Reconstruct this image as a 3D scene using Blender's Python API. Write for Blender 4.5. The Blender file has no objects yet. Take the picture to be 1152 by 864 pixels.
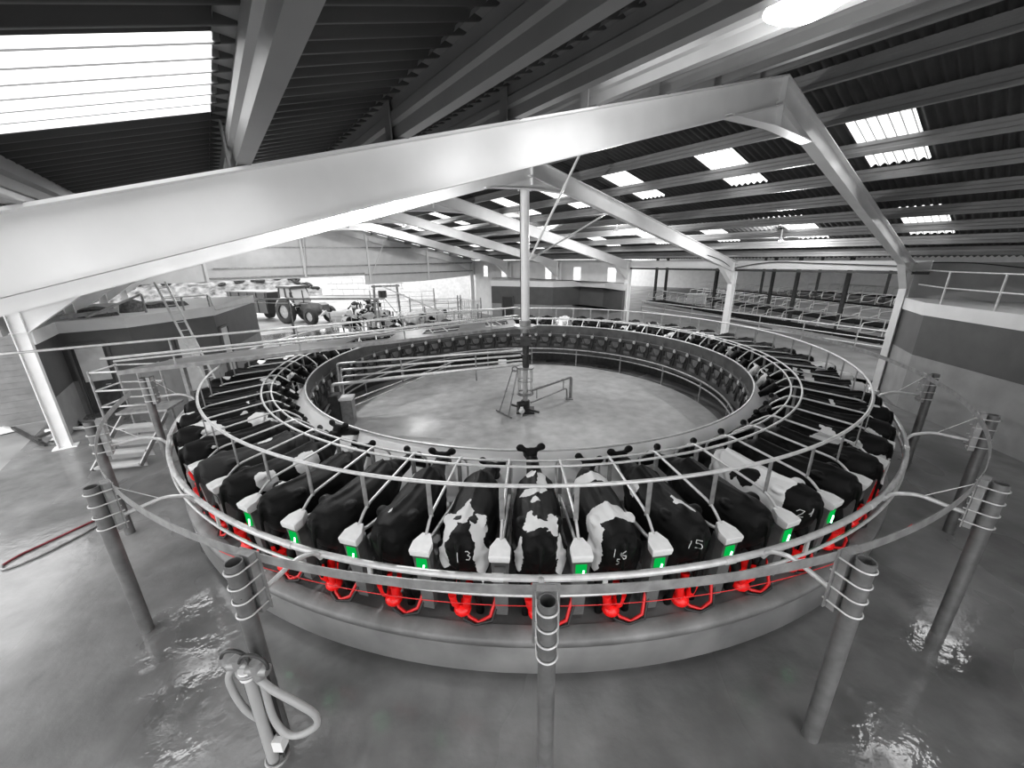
import bpy, math, random
from mathutils import Vector, Matrix
from mathutils.bvhtree import BVHTree
random.seed(7)
PI = math.pi
sc = bpy.context.scene
COL = sc.collection
R_ = math.radians

# ------------------------------------------------------------------ building frame: d runs along the ridge, n across it
AZ = 2.2407
DV = Vector((math.cos(AZ), math.sin(AZ), 0)); NV = Vector((math.sin(AZ), -math.cos(AZ), 0))
def B(d, n, z=0.0):
    v = DV * d + NV * n; return Vector((v.x, v.y, z))
def P(R, deg, z=0.0):
    a = R_(deg); return Vector((R * math.cos(a), R * math.sin(a), z))

# ------------------------------------------------------------------ materials
def nodes_of(m):
    m.use_nodes = True; return m.node_tree.nodes, m.node_tree.links
def mat(name, v, rough=.5, metal=0.0, var=.0, scale=4.0, bump=.0, bscale=30., emit=None, estr=0., spec=None, coord='Object'):
    m = bpy.data.materials.new(name); n, l = nodes_of(m); b = n['Principled BSDF']
    c = v if isinstance(v, tuple) else (v, v, v)
    b.inputs['Base Color'].default_value = (*c, 1)
    b.inputs['Roughness'].default_value = rough; b.inputs['Metallic'].default_value = metal
    if spec is not None: b.inputs['Specular IOR Level'].default_value = spec
    if var or bump:
        tc = n.new('ShaderNodeTexCoord')
    if var:
        t = n.new('ShaderNodeTexNoise'); t.inputs['Scale'].default_value = scale; t.inputs['Detail'].default_value = 6
        l.new(tc.outputs[coord], t.inputs['Vector'])
        r = n.new('ShaderNodeValToRGB')
        r.color_ramp.elements[0].position = .32; r.color_ramp.elements[1].position = .68
        r.color_ramp.elements[0].color = (*[x * (1 - var) for x in c], 1)
        r.color_ramp.elements[1].color = (*[min(1, x * (1 + var)) for x in c], 1)
        l.new(t.outputs['Fac'], r.inputs['Fac']); l.new(r.outputs['Color'], b.inputs['Base Color'])
    if bump:
        t2 = n.new('ShaderNodeTexNoise'); t2.inputs['Scale'].default_value = bscale; t2.inputs['Detail'].default_value = 4
        l.new(tc.outputs[coord], t2.inputs['Vector'])
        bp = n.new('ShaderNodeBump'); bp.inputs['Strength'].default_value = bump; bp.inputs['Distance'].default_value = .02
        l.new(t2.outputs['Fac'], bp.inputs['Height']); l.new(bp.outputs['Normal'], b.inputs['Normal'])
    if emit:
        b.inputs['Emission Color'].default_value = (*emit, 1); b.inputs['Emission Strength'].default_value = estr
    return m

M = {}
M['galv'] = mat('galvanised_pipe', .60, .38, .35, .12, 9)
M['galv_dark'] = mat('dull_galvanised_steel', .30, .45, .5, .25, 7)
M['post'] = mat('galvanised_post', .17, .42, .45, .22, 6)
M['white_steel'] = mat('painted_frame', .80, .34, 0, .05, 2)
M['white_steel_rough'] = mat('pale_purlin', .24, .42, .10, .08, 3)
M['lid'] = mat('white_lid', .78, .4, 0, .06, 9)
M['box'] = mat('box_steel', .15, .38, .3, .15, 8)
M['dark'] = mat('dark_steel', .045, .5, .3, .3, 6)
M['rubber'] = mat('black_rubber', .015, .55)
M['red'] = mat('red_plastic', (.86, .008, .008), .35)
M['red_hose'] = mat('red_hose', (.62, .01, .012), .38)
M['red_dull'] = mat('dull_red_hose', (.20, .03, .04), .5)
M['clear_hose'] = mat('pale_hose', .34, .35)
M['plate'] = mat('inner_plate', .085, .42, .25, .3, 3)
M['pale_sheet'] = mat('pale_sheet', .90, .45, .0, .05, 2)
M['meter'] = mat('meter_plastic', .45, .4, 0, .15, 8)
M['meter_dark'] = mat('meter_panel', .13, .45, .1, .25, 5)
M['trough'] = mat('feed_trough', .55, .4, .1, .2, 5)
M['deck'] = mat('deck_concrete', .11, .42, 0, .35, 2.2, .15, 40)
M['skirt'] = mat('skirt_steel', .30, .30, .35, .30, 1.2)
M['kerb'] = mat('kerb_concrete', .17, .45, 0, .3, 2.5, .15, 40)
M['roof'] = mat('roof_sheet', .045, .60, 0, .25, 1.5)
M['clad'] = mat('pale_cladding', .72, .5, 0, .06, 2)
M['wall_dark'] = mat('dark_paint', .075, .5, 0, .12, 2)
M['wall_grey'] = mat('grey_render', .26, .6, 0, .12, 2, .1, 30)
M['fascia'] = mat('pale_fascia', .66, .55, 0, .05, 2)
M['white_panel'] = mat('white_panel', .55, .6, 0, .12, 3)
M['rough_wall'] = mat('boarded_wall', .20, .6, 0, .15, 3)
M['yard'] = mat('yard_concrete', .24, .6, 0, .25, .6)
M['shed_floor'] = mat('shed_floor', .12, .5, 0, .35, .8)
M['mat_black'] = mat('cubicle_mat', .012, .9, 0, .3, 3, spec=.05)
M['tyre'] = mat('tyre_rubber', .02, .8, 0, .3, 8)
M['tractor'] = mat('tractor_paint', .10, .35, .1, .2, 4)
M['tractor_dark'] = mat('tractor_dark', .03, .4)
M['glass'] = mat('cab_glass', .35, .08, 0)
M['silage'] = mat('silage_sheet', .14, .6, 0, .9, 1.2)
M['concrete_pale'] = mat('pale_concrete', .40, .55, 0, .2, 2)
M['wood'] = mat('weathered_board', .36, .6, 0, .3, 5)
M['brand'] = mat('brand_white', .62, .6)
M['cable'] = mat('black_cable', .012, .5)
M['junk'] = mat('stored_scrap', .10, .5, .2, .6, 9)

M['bridge'] = mat('bridge_plate', .15, .42, .2, .3, 1.5)
def emission(name, c, s):
    m = bpy.data.materials.new(name); n, l = nodes_of(m); n.clear()
    e = n.new('ShaderNodeEmission'); e.inputs['Color'].default_value = (*c, 1); e.inputs['Strength'].default_value = s
    o = n.new('ShaderNodeOutputMaterial'); l.new(e.outputs[0], o.inputs[0]); return m
M['green'] = emission('green_light', (.003, .8, .12), .45)
M['green_tube'] = emission('green_tube', (.25, 1, .45), 10)
M['lamp'] = emission('lamp_glow', (1, 1, 1), 9)

def skylight_mat(name, v, clear):
    m = bpy.data.materials.new(name); n, l = nodes_of(m); n.clear()
    t = n.new('ShaderNodeBsdfTranslucent'); t.inputs['Color'].default_value = (v, v, v, 1)
    tr = n.new('ShaderNodeBsdfTransparent'); tr.inputs['Color'].default_value = (v, v, v, 1)
    mx = n.new('ShaderNodeMixShader'); mx.inputs[0].default_value = clear
    o = n.new('ShaderNodeOutputMaterial')
    l.new(t.outputs[0], mx.inputs[1]); l.new(tr.outputs[0], mx.inputs[2]); l.new(mx.outputs[0], o.inputs[0]); return m
M['skylight'] = skylight_mat('translucent_rooflight', .95, .30)
M['skylight_shade'] = skylight_mat('rooflight_shade_line', .13, .02)  # darker valley faces paint in the shading of the corrugation

def wet_floor(name, dry, wet, puddle, pools=()):
    m = bpy.data.materials.new(name); n, l = nodes_of(m); b = n['Principled BSDF']
    tc = n.new('ShaderNodeTexCoord')
    def noise(s, d=5, dist=0.):
        t = n.new('ShaderNodeTexNoise'); t.inputs['Scale'].default_value = s; t.inputs['Detail'].default_value = d
        t.inputs['Distortion'].default_value = dist; l.new(tc.outputs['Object'], t.inputs['Vector']); return t
    def ramp(src, p0, c0, p1, c1):
        r = n.new('ShaderNodeValToRGB'); e = r.color_ramp.elements
        e[0].position = p0; e[1].position = p1; e[0].color = (c0, c0, c0, 1); e[1].color = (c1, c1, c1, 1)
        l.new(src.outputs[0], r.inputs[0]); return r
    n1 = noise(.35, 6, .4); n2 = noise(2.6, 6); n3 = noise(.22, 3, .6)
    c1 = ramp(n1, .38, wet, .64, dry); c2 = ramp(n2, .3, .82, .7, 1.15)
    mx = n.new('ShaderNodeMixRGB'); mx.blend_type = 'MULTIPLY'; mx.inputs[0].default_value = 1
    l.new(c1.outputs[0], mx.inputs[1]); l.new(c2.outputs[0], mx.inputs[2]); l.new(mx.outputs[0], b.inputs['Base Color'])
    rr = ramp(n3, .44, puddle, .56, .46)
    cur = None
    for px, py, pr_ in pools:      # standing water
        sb = n.new('ShaderNodeVectorMath'); sb.operation = 'DISTANCE'; sb.inputs[1].default_value = (px, py, 0); l.new(tc.outputs['Object'], sb.inputs[0])
        dv_ = n.new('ShaderNodeMath'); dv_.operation = 'DIVIDE'; dv_.inputs[1].default_value = pr_; l.new(sb.outputs['Value'], dv_.inputs[0])
        if cur is None: cur = dv_.outputs[0]
        else:
            mn = n.new('ShaderNodeMath'); mn.operation = 'MINIMUM'; l.new(cur, mn.inputs[0]); l.new(dv_.outputs[0], mn.inputs[1]); cur = mn.outputs[0]
    if cur is None: l.new(rr.outputs[0], b.inputs['Roughness'])
    else:
        ad = n.new('ShaderNodeMath'); ad.operation = 'ADD'; l.new(cur, ad.inputs[0])
        nn_ = noise(1.6, 5, .8); sc2 = n.new('ShaderNodeMath'); sc2.operation = 'MULTIPLY_ADD'; sc2.inputs[1].default_value = 1.6; sc2.inputs[2].default_value = -.8; l.new(nn_.outputs[0], sc2.inputs[0]); l.new(sc2.outputs[0], ad.inputs[1])
        pr2 = n.new('ShaderNodeValToRGB'); e = pr2.color_ramp.elements; e[0].position = .55; e[1].position = .85; e[0].color = (.03, .03, .03, 1); e[1].color = (1, 1, 1, 1); l.new(ad.outputs[0], pr2.inputs[0])
        mnr = n.new('ShaderNodeMath'); mnr.operation = 'MINIMUM'; l.new(rr.outputs[0], mnr.inputs[0]); l.new(pr2.outputs[0], mnr.inputs[1]); l.new(mnr.outputs[0], b.inputs['Roughness'])
        inv = n.new('ShaderNodeMath'); inv.operation = 'SUBTRACT'; inv.inputs[0].default_value = 1; inv.use_clamp = True; l.new(pr2.outputs[0], inv.inputs[1])
        l.new(inv.outputs[0], b.inputs['Coat Weight']); b.inputs['Coat Roughness'].default_value = .03; b.inputs['Coat IOR'].default_value = 2.2; film = True
    n4 = noise(7, 3); n5 = noise(60, 3)
    bp = n.new('ShaderNodeBump'); bp.inputs['Strength'].default_value = .16; bp.inputs['Distance'].default_value = .03
    l.new(n4.outputs[0], bp.inputs['Height'])
    bp2 = n.new('ShaderNodeBump'); bp2.inputs['Strength'].default_value = .06; bp2.inputs['Distance'].default_value = .01
    l.new(n5.outputs[0], bp2.inputs['Height']); l.new(bp.outputs[0], bp2.inputs['Normal']); l.new(bp2.outputs[0], b.inputs['Normal'])
    if cur is not None: l.new(bp.outputs[0], b.inputs['Coat Normal'])
    b.inputs['Specular IOR Level'].default_value = .5
    return m
M['floor'] = wet_floor('wet_concrete', .22, .095, .10, [(-4.8, -8.2, .9), (4.2, -9.2, 1.0), (5.5, -8.5, .6), (4.9, -10.0, .7), (-3.9, -9.3, .8)])
M['pit'] = wet_floor('pit_concrete', .44, .36, .30)

# ------------------------------------------------------------------ mesh builder
class MB:
    def __init__(s): s.v = []; s.f = []; s.sm = []; s.mi = []; s.m = 0
    def add(s, vs, fs, smooth=False):
        o = len(s.v); s.v += [tuple(x) for x in vs]
        for f in fs: s.f.append(tuple(i + o for i in f)); s.sm.append(smooth); s.mi.append(s.m)
        return s
    def box(s, c, size, rz=0., axes=None):
        c = Vector(c)
        if axes is None:
            axes = (Vector((math.cos(rz), math.sin(rz), 0)), Vector((-math.sin(rz), math.cos(rz), 0)), Vector((0, 0, 1)))
        a, b, u = [axes[i] * (size[i] / 2) for i in range(3)]
        vs = [c + a * i + b * j + u * k for i in (-1, 1) for j in (-1, 1) for k in (-1, 1)]
        return s.add(vs, [(0, 1, 3, 2), (4, 6, 7, 5), (0, 4, 5, 1), (2, 3, 7, 6), (0, 2, 6, 4), (1, 5, 7, 3)])
    def bar(s, p, q, w, h, up=Vector((0, 0, 1))):
        p = Vector(p); q = Vector(q); t = (q - p); L = t.length; t.normalize()
        side = t.cross(up)
        if side.length < 1e-4: side = t.cross(Vector((1, 0, 0)))
        side.normalize(); u = side.cross(t)
        return s.box((p + q) / 2, (L, w, h), axes=(t, side, u))
    def tube(s, pts, r, k=8, closed=False, caps=True):
        pts = [Vector(p) for p in pts]; N = len(pts)
        rs = r if isinstance(r, (list, tuple)) else [r] * N
        ref = None; rings = []
        for i in range(N):
            a = pts[i - 1] if (i > 0 or closed) else pts[i]
            b = pts[(i + 1) % N] if (i < N - 1 or closed) else pts[i]
            t = (b - a)
            t = t.normalized() if t.length > 1e-9 else Vector((0, 0, 1))
            if ref is None: ref = Vector((0, 0, 1)) if abs(t.z) < .9 else Vector((1, 0, 0))
            x = ref - t * ref.dot(t)
            if x.length < 1e-4: x = t.orthogonal()
            x.normalize(); ref = x; y = t.cross(x)
            rings.append([pts[i] + x * (rs[i] * math.cos(2 * PI * j / k)) + y * (rs[i] * math.sin(2 * PI * j / k)) for j in range(k)])
        vs = [p for rg in rings for p in rg]; fs = []
        for i in range(N if closed else N - 1):
            i2 = (i + 1) % N
            for j in range(k): fs.append((i * k + j, i * k + (j + 1) % k, i2 * k + (j + 1) % k, i2 * k + j))
        s.add(vs, fs, True)
        if caps and not closed:
            s.add(rings[0], [tuple(range(k - 1, -1, -1))]); s.add(rings[-1], [tuple(range(k))])
        return s
    def cyl(s, p, q, r, k=16): return s.tube([p, q], r, k)
    def lathe(s, prof, a0=0., a1=360., seg=96, smooth=True, c=(0, 0)):
        full = abs(a1 - a0 - 360) < 1e-6; n = len(prof); cnt = seg if full else seg + 1
        vs = []
        for i in range(cnt):
            a = R_(a0 + (a1 - a0) * i / seg)
            vs += [(c[0] + r * math.cos(a), c[1] + r * math.sin(a), z) for r, z in prof]
        fs = []
        for i in range(seg):
            i2 = (i + 1) % cnt
            for j in range(n - 1): fs.append((i * n + j, i2 * n + j, i2 * n + j + 1, i * n + j + 1))
        return s.add(vs, fs, smooth)
    def prism(s, poly, z0, z1):
        n = len(poly); vs = [(p[0], p[1], z0) for p in poly] + [(p[0], p[1], z1) for p in poly]
        fs = [tuple(range(n - 1, -1, -1)), tuple(range(n, 2 * n))] + [(i, (i + 1) % n, n + (i + 1) % n, n + i) for i in range(n)]
        return s.add(vs, fs)
    def extrude(s, poly, vec):
        n = len(poly); vec = Vector(vec); vs = [Vector(p) for p in poly] + [Vector(p) + vec for p in poly]
        fs = [tuple(range(n - 1, -1, -1)), tuple(range(n, 2 * n))] + [(i, (i + 1) % n, n + (i + 1) % n, n + i) for i in range(n)]
        return s.add(vs, fs)
    def sphere(s, c, r, k=12, h=8, sc_=(1, 1, 1)):
        c = Vector(c); vs = []; fs = []
        for i in range(h + 1):
            t = PI * i / h
            for j in range(k):
                p = 2 * PI * j / k
                vs.append(c + Vector((r * sc_[0] * math.sin(t) * math.cos(p), r * sc_[1] * math.sin(t) * math.sin(p), r * sc_[2] * math.cos(t))))
        for i in range(h):
            for j in range(k): fs.append((i * k + j, (i + 1) * k + j, (i + 1) * k + (j + 1) % k, i * k + (j + 1) % k))
        return s.add(vs, fs, True)
    def torus(s, c, R, r, axis, k=24, kk=8):
        c = Vector(c); a = Vector(axis).normalized(); x = a.orthogonal().normalized(); y = a.cross(x)
        return s.tube([c + x * (R * math.cos(2 * PI * i / k)) + y * (R * math.sin(2 * PI * i / k)) for i in range(k)], r, kk, closed=True)
    def ibeam(s, p, q, depth, width, tf=.018, tw=.014, up=Vector((0, 0, 1))):
        p = Vector(p); q = Vector(q); t = (q - p).normalized(); side = t.cross(up).normalized(); u = side.cross(t)
        L = (q - p).length; c = (p + q) / 2
        s.box(c, (L, tw, depth - 2 * tf), axes=(t, side, u))
        s.box(c + u * (depth / 2 - tf / 2), (L, width, tf), axes=(t, side, u))
        s.box(c - u * (depth / 2 - tf / 2), (L, width, tf), axes=(t, side, u)); return s
    def mesh(s, name, mats, origin=Vector((0, 0, 0))):
        me = bpy.data.meshes.new(name)
        me.from_pydata([(x[0] - origin[0], x[1] - origin[1], x[2] - origin[2]) for x in s.v], [], s.f)
        for m in (mats if isinstance(mats, (list, tuple)) else [mats]): me.materials.append(m)
        me.polygons.foreach_set('use_smooth', s.sm); me.polygons.foreach_set('material_index', s.mi)
        me.update(); return me

WORLD = {}
def link(o, parent=None):
    COL.objects.link(o)
    if parent is not None: o.parent = parent
    return o
def thing(name, label, cat, loc=(0, 0, 0), group=None):
    o = bpy.data.objects.new(name, None); o.location = loc; link(o); WORLD[o] = Vector(loc)
    o.empty_display_size = .2
    return tag(o, label, cat, group)
def tag(o, label, cat, group=None, kind=None):
    o['label'] = label; o['category'] = cat
    if group: o['group'] = group
    if kind: o['kind'] = kind
    return o
def obj(name, mb, m, parent=None, label=None):
    org = WORLD.get(parent, Vector((0, 0, 0)))
    o = bpy.data.objects.new(name, mb.mesh(name, m, org)); link(o, parent); WORLD[o] = Vector(org)
    if label: o['label'] = label
    return o
def solo(name, mb, m, label, cat, loc=None, group=None, kind=None):
    loc = Vector(loc) if loc is not None else Vector((0, 0, 0))
    o = bpy.data.objects.new(name, mb.mesh(name, m, loc)); o.location = loc; link(o); WORLD[o] = loc
    return tag(o, label, cat, group, kind)
def struct(name, mb, m, label, cat='building'):
    o = bpy.data.objects.new(name, mb.mesh(name, m)); link(o); WORLD[o] = Vector((0, 0, 0))
    return tag(o, label, cat, None, 'structure')
ORD = 'zeroth first second third fourth fifth sixth seventh eighth ninth tenth eleventh twelfth thirteenth fourteenth fifteenth sixteenth seventeenth eighteenth nineteenth twentieth'.split() + \
      ['twenty-' + x for x in 'first second third fourth fifth sixth seventh eighth ninth'.split()] + ['thirtieth'] + ['thirty-' + x for x in 'first second third'.split()]
def arc(R, a0, a1, z, n=60): return [P(R, a0 + (a1 - a0) * i / n, z) for i in range(n + 1)]

# ------------------------------------------------------------------ camera
def cam_basis():
    pit, rol, yaw = .3135, .0153, -.0357
    def w(xx, uu, fw):
        c, s = math.cos(rol), math.sin(rol); x = xx * c + uu * s; up = -xx * s + uu * c
        c, s = math.cos(pit), math.sin(pit); y = fw * c + up * s; zz = -fw * s + up * c
        c, s = math.cos(yaw), math.sin(yaw); return Vector((x * c + y * s, -x * s + y * c, zz))
    return w(1, 0, 0), w(0, 1, 0), w(0, 0, 1)
r_, u_, f_ = cam_basis()
cd = bpy.data.cameras.new('camera'); cd.sensor_width = 36; cd.lens = 440.747 / 1152 * 36; cd.clip_start = .05; cd.clip_end = 400
co = bpy.data.objects.new('camera', cd); COL.objects.link(co); sc.camera = co
mw = Matrix((r_, u_, -f_)).transposed().to_4x4(); mw.translation = Vector((0, -12.4315, 5.0)); co.matrix_world = mw

# ------------------------------------------------------------------ world and render settings
wd = bpy.data.worlds.new('sky'); sc.world = wd; wd.use_nodes = True
bg = wd.node_tree.nodes['Background']; bg.inputs[0].default_value = (1, 1, 1, 1); bg.inputs[1].default_value = 2.8
sc.view_settings.view_transform = 'Standard'; sc.view_settings.look = 'None'; sc.view_settings.gamma = 1
sc.view_settings.use_curve_mapping = False; sc.view_settings.exposure = 0.3
sc.cycles.use_denoising = True
sc.cycles.max_bounces = 7; sc.cycles.diffuse_bounces = 4; sc.cycles.glossy_bounces = 3; sc.cycles.transparent_max_bounces = 8
sc.cycles.caustics_reflective = False; sc.cycles.caustics_refractive = False
sc.cycles.sample_clamp_indirect = 6

# ================================================================== SETTING
def zb_r(n): return 7.42 - .235 * n          # underside of the purlins, right slope
def zb_l(n): return 7.60 + .275 * n          # left slope (n negative)
N0 = -.353
def zb(n): return zb_r(n) if n > N0 else zb_l(n)
FR = [-6.6 + 5.88 * k for k in range(-1, 6)]  # portal frames
GABLE = 22.8

fl = MB(); fl.box((0, 0, -.05), (2, 2, .1)); fl = MB()
c4 = [B(-17, -13), B(-17, 13), B(GABLE, 13), B(GABLE, -13)]
RIN = 6.16
def ring_floor():
    # shed floor: outer quad down to the round pit kerb
    m = MB(); n = 96; a_ = []
    def edge(deg):
        u = P(1, deg); best = 1e9
        lo = (-17, GABLE); ln = (-13, 13); ud = u.dot(DV); un = u.dot(NV)
        for lim, c in ((lo, ud), (ln, un)):
            t = (lim[1] if c > 0 else lim[0]) / c if abs(c) > 1e-6 else 1e9
            best = min(best, t)
        return u * best
    degs = sorted([i * 360 / n for i in range(n)] + [math.degrees(math.atan2(p.y, p.x)) % 360 for p in c4])
    inn = [P(RIN, d) for d in degs]; out = [edge(d) for d in degs]; k = len(degs)
    m.add(inn + out, [(i, k + i, k + (i + 1) % k, (i + 1) % k) for i in range(k)])
    return m
struct('floor', ring_floor(), M['floor'], 'wet grey concrete floor around the round platform', 'floor')
pm = MB(); pm.add([P(RIN, i * 3.75, -.004) for i in range(96)], [tuple(range(96))])
struct('floor_pit', pm, M['pit'], 'pale dry concrete floor inside the ring of cows', 'floor')
gm = MB(); gm.add([(-150, -60, -.02), (150, -60, -.02), (150, 150, -.02), (-150, 150, -.02)], [(0, 1, 2, 3)])
struct('ground_yard', gm, M['yard'], 'pale concrete yard outside the shed', 'ground')

# roof: corrugated sheets, rooflights cut out of them
PITCH = .146
PUR_R = [.25, 1.45, 2.85, 4.15, 5.5, 6.85, 8.2, 9.55, 10.9]
PUR_L = [-1.1, -2.25, -3.35, -4.45, -5.42, -6.45, -7.47, -8.45, -9.5, -10.6, -11.6]
SKY_D = [-7.25 + 2.9 * k for k in range(-2, 11)]; SKY_W = .88
def in_sky(d): return any(abs(d - s) < SKY_W / 2 for s in SKY_D)
def slope_sheet(nb, skyrows, zoff):
    roof = MB(); skies = {}
    per = 6; ds = []; d = -13.2
    while d < GABLE + .3: ds.append(d); d += PITCH / per
    amp = .028
    rows = len(nb); vs = []
    for d in ds:
        w = amp * math.cos(2 * PI * d / PITCH)
        for n in nb: vs.append(B(d, n, zb(n) + zoff + w))
    fr = []; 
    for i in range(len(ds) - 1):
        dm = (ds[i] + ds[i + 1]) / 2
        for j in range(rows - 1):
            f = (i * rows + j, (i + 1) * rows + j, (i + 1) * rows + j + 1, i * rows + j + 1)
            nm = (nb[j] + nb[j + 1]) / 2; hit = None
            for ri, (a, b) in enumerate(skyrows):
                if a < nm < b:
                    for si, s_ in enumerate(SKY_D):
                        if abs(dm - s_) < SKY_W / 2: hit = (ri, si)
            if hit is None: fr.append(f)
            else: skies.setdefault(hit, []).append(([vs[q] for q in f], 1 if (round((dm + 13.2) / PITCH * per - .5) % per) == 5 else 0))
    roof.add(vs, fr, True)
    return roof, skies
ROWS_R = [(1.85, 4.05), (6.95, 9.4)]; ROWS_L = [(-5.4, -4.45), (-11.2, -7.52)]
rr, sk_r = slope_sheet([N0, 1.85, 4.05, 6.95, 9.4, 12.3], ROWS_R, .27)
rl, sk_l = slope_sheet([-12.4, -11.2, -7.52, -5.4, -4.45, N0], ROWS_L, .27)
struct('ceiling_right', rr, M['roof'], 'dark corrugated roof sheets on the right slope', 'roof')
struct('ceiling_left', rl, M['roof'], 'dark corrugated roof sheets on the left slope', 'roof')
wi = 1
for side, sk in (('right', sk_r), ('left', sk_l)):
    for (ri, si), quads in sorted(sk.items()):
        m = MB()
        for q, shaded in quads: m.m = shaded; m.add(q, [(0, 1, 2, 3)], True)
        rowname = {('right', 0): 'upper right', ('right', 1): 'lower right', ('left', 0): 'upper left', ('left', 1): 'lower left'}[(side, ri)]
        struct('window_%d' % wi, m, [M['skylight'], M['skylight_shade']], 'white translucent corrugated rooflight, %s row, %s from the near end' % (rowname, ORD[si + 1]), 'rooflight'); wi += 1

# purlins: one bent-sheet section each
def purlin(n):
    m = MB(); z = zb(n); sgn = 1 if n > 0 else -1
    h = .25; fw = .075
    prof = [(-fw, .02), (-fw, 0), (0, 0), (0, .08), (.022, .10), (.022, .16), (0, .18), (0, h), (fw, h), (fw, h - .02)]
    t = .012
    a = [B(-13.1, n + sgn * x, z + y) for x, y in prof]; b = [B(GABLE, n + sgn * x, z + y) for x, y in prof]
    k = len(prof)
    m.add(a + b, [(i, i + 1, k + i + 1, k + i) for i in range(k - 1)])
    for d in FR[:-1]:   # cleats at the frames
        m.box(B(d, n + sgn * .03, z + .11), (.1, .012, .24), AZ + PI / 2 + PI / 2)
        m.box(B(d, n - sgn * .045, z + .01), (.12, .09, .012), AZ)
    return m
for i, n in enumerate(PUR_R):
    struct('roof_beam', purlin(n), M['white_steel_rough'], 'pale steel purlin, %s down from the ridge on the right slope' % ORD[i + 1], 'purlin')
for i, n in enumerate(PUR_L):
    struct('roof_beam', purlin(n), M['white_steel_rough'], 'pale steel purlin, %s down from the ridge on the left slope' % ORD[i + 1], 'purlin')

# portal frames
def portal(d, k):
    m = MB(); dep = .37 if k == 1 else .46; W = .19
    skew = .9 if k == 3 else 0
    def V(n, z): return B(d + skew * max(0, -n) / 12, n, z)
    zt = lambda n: zb(n) - .015
    nR, nL = 11.75, -12.0
    apex = V(N0, zt(N0))
    def raf(n0, n1):
        p = V(n0, zt(n0)); q = V(n1, zt(n1)); t = (q - p).normalized(); up = Vector((0, 0, 1)); u = (up - t * up.dot(t)).normalized()
        m.ibeam(p - u * dep / 2, q - u * dep / 2, dep, W, up=up if True else u)
    raf(N0, nR + .1); raf(N0, nL - .1)
    # apex haunch plate and flange
    h = dep + .30
    poly = [V(N0 - 1.5, zt(N0 - 1.5) - dep + .03), V(N0, zt(N0) - .1), V(N0 + 1.5, zt(N0 + 1.5) - dep + .03), V(N0 + .15, zt(N0) - h), V(N0 - .15, zt(N0) - h)]
    m.extrude([p - DV * .008 for p in poly], DV * .016)
    for a, b in ((0, 4), (3, 2), (4, 3)): m.bar(poly[a], poly[b], W, .016)
    m.box(V(N0, zt(N0) - .33), (.02, W, .66), AZ + PI / 2)
    # columns with haunches
    for sg, nn in ((1, nR), (-1, nL)):
        top = zt(nn) - .02; m.ibeam(V(nn, 0), V(nn, top), .36 if sg > 0 else .28, .2, up=NV)
        e = 1.45; z1 = zt(nn - sg * e) - dep; n1 = nn - sg * .17; zh = top - dep - .50
        poly = [V(nn - sg * e, z1 + .02), V(nn - sg * .1, zt(nn - sg * .1) - dep + .04), V(nn - sg * .1, zh), V(n1, zh)]
        m.extrude([p - DV * .008 for p in poly], DV * .016)
        m.bar(poly[0], poly[3], .2, .018)
        for zz in (zh, top - .1): m.box(V(nn, zz), (.36, .2, .014), AZ + PI / 2)
        m.box(V(nn, .012), (.5, .34, .024), AZ + PI / 2)
    return m
for k, d in enumerate(FR):
    struct('pillar_frame', portal(d, k), M['white_steel'], 'pale steel portal frame, %s counted from the near end' % ORD[k + 1], 'steel frame')

# eave beam on the right and side walls
m = MB(); m.box(B(-.5, 11.95, 4.52), (13.2, .12, .34), AZ); m.box(B(-.5, 11.85, 4.36), (13.2, .26, .03), AZ)
struct('trim_1', m, M['clad'], 'pale gutter beam along the right eave', 'beam')
m = MB(); m.box(B(-.5, 11.9, 4.27), (13.2, .1, .09), AZ)
struct('trim_2', m, M['dark'], 'dark rail under the right eave beam', 'beam')
def clad_wall(d0, d1, n, z0, z1, holes=(), step=.32):
    m = MB()
    cuts = [d0] + [x for h in holes for x in (h[0], h[1])] + [d1]
    for i in range(len(cuts) - 1):
        a, b = cuts[i], cuts[i + 1]
        if i % 2 == 0: m.box(B((a + b) / 2, n, (z0 + z1) / 2), (b - a, .06, z1 - z0), AZ)
        else:
            h = holes[i // 2]
            m.box(B((a + b) / 2, n, (z0 + h[2]) / 2), (b - a, .06, h[2] - z0), AZ)
            if z1 - h[3] > .01: m.box(B((a + b) / 2, n, (z1 + h[3]) / 2), (b - a, .06, z1 - h[3]), AZ)
    return m
WIN = [(6.35, 7.05), (9.3, 10.0), (12.2, 12.9), (15.1, 15.8), (17.8, 18.5), (20.6, 21.3)]
struct('wall_right', clad_wall(5.3, GABLE, 12.15, 0, 4.75, [(a, b, 3.35, 4.3) for a, b in WIN]), M['clad'], 'pale clad side wall above the far low building', 'wall')
for a, b in WIN:
    m = MB(); m.box(B((a + b) / 2, 12.15, 3.82), (b - a, .02, .95), AZ)
    struct('window_%d' % wi, m, M['skylight'], 'white translucent strip in the far side wall, %s from the near end' % ORD[WIN.index((a, b)) + 1], 'window'); wi += 1
struct('wall_right_near', clad_wall(-17, -6.7, 12.2, 0, 4.62), M['wall_grey'], 'grey side wall behind the railed roof on the right', 'wall')
m = MB()
for i in range(22): m.box(B(9.42 - .012 * (i % 2), -17.2, .1 + i * .2), (.05, 9.5, .196), AZ)
mw_ = MB(); mw_.box(B(14.6, -12.45, 3.9), (16.4, .08, 1.4), AZ); struct('wall_left_far', mw_, M['wall_grey'], 'grey wall above the roof of the left low block', 'wall')
mr_ = MB(); mr_.box(B(-13.3, 4.6, 3.4), (.1, 15.2, 6.8), AZ); struct('wall_light_block', mr_, M['clad'], 'unseen pale clad wall added behind the viewpoint to block light', 'wall')  # unseen wall, added to block daylight so it comes from the left
struct('wall_left', m, M['rough_wall'], 'grey horizontally boarded wall behind the left column', 'wall')
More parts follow.
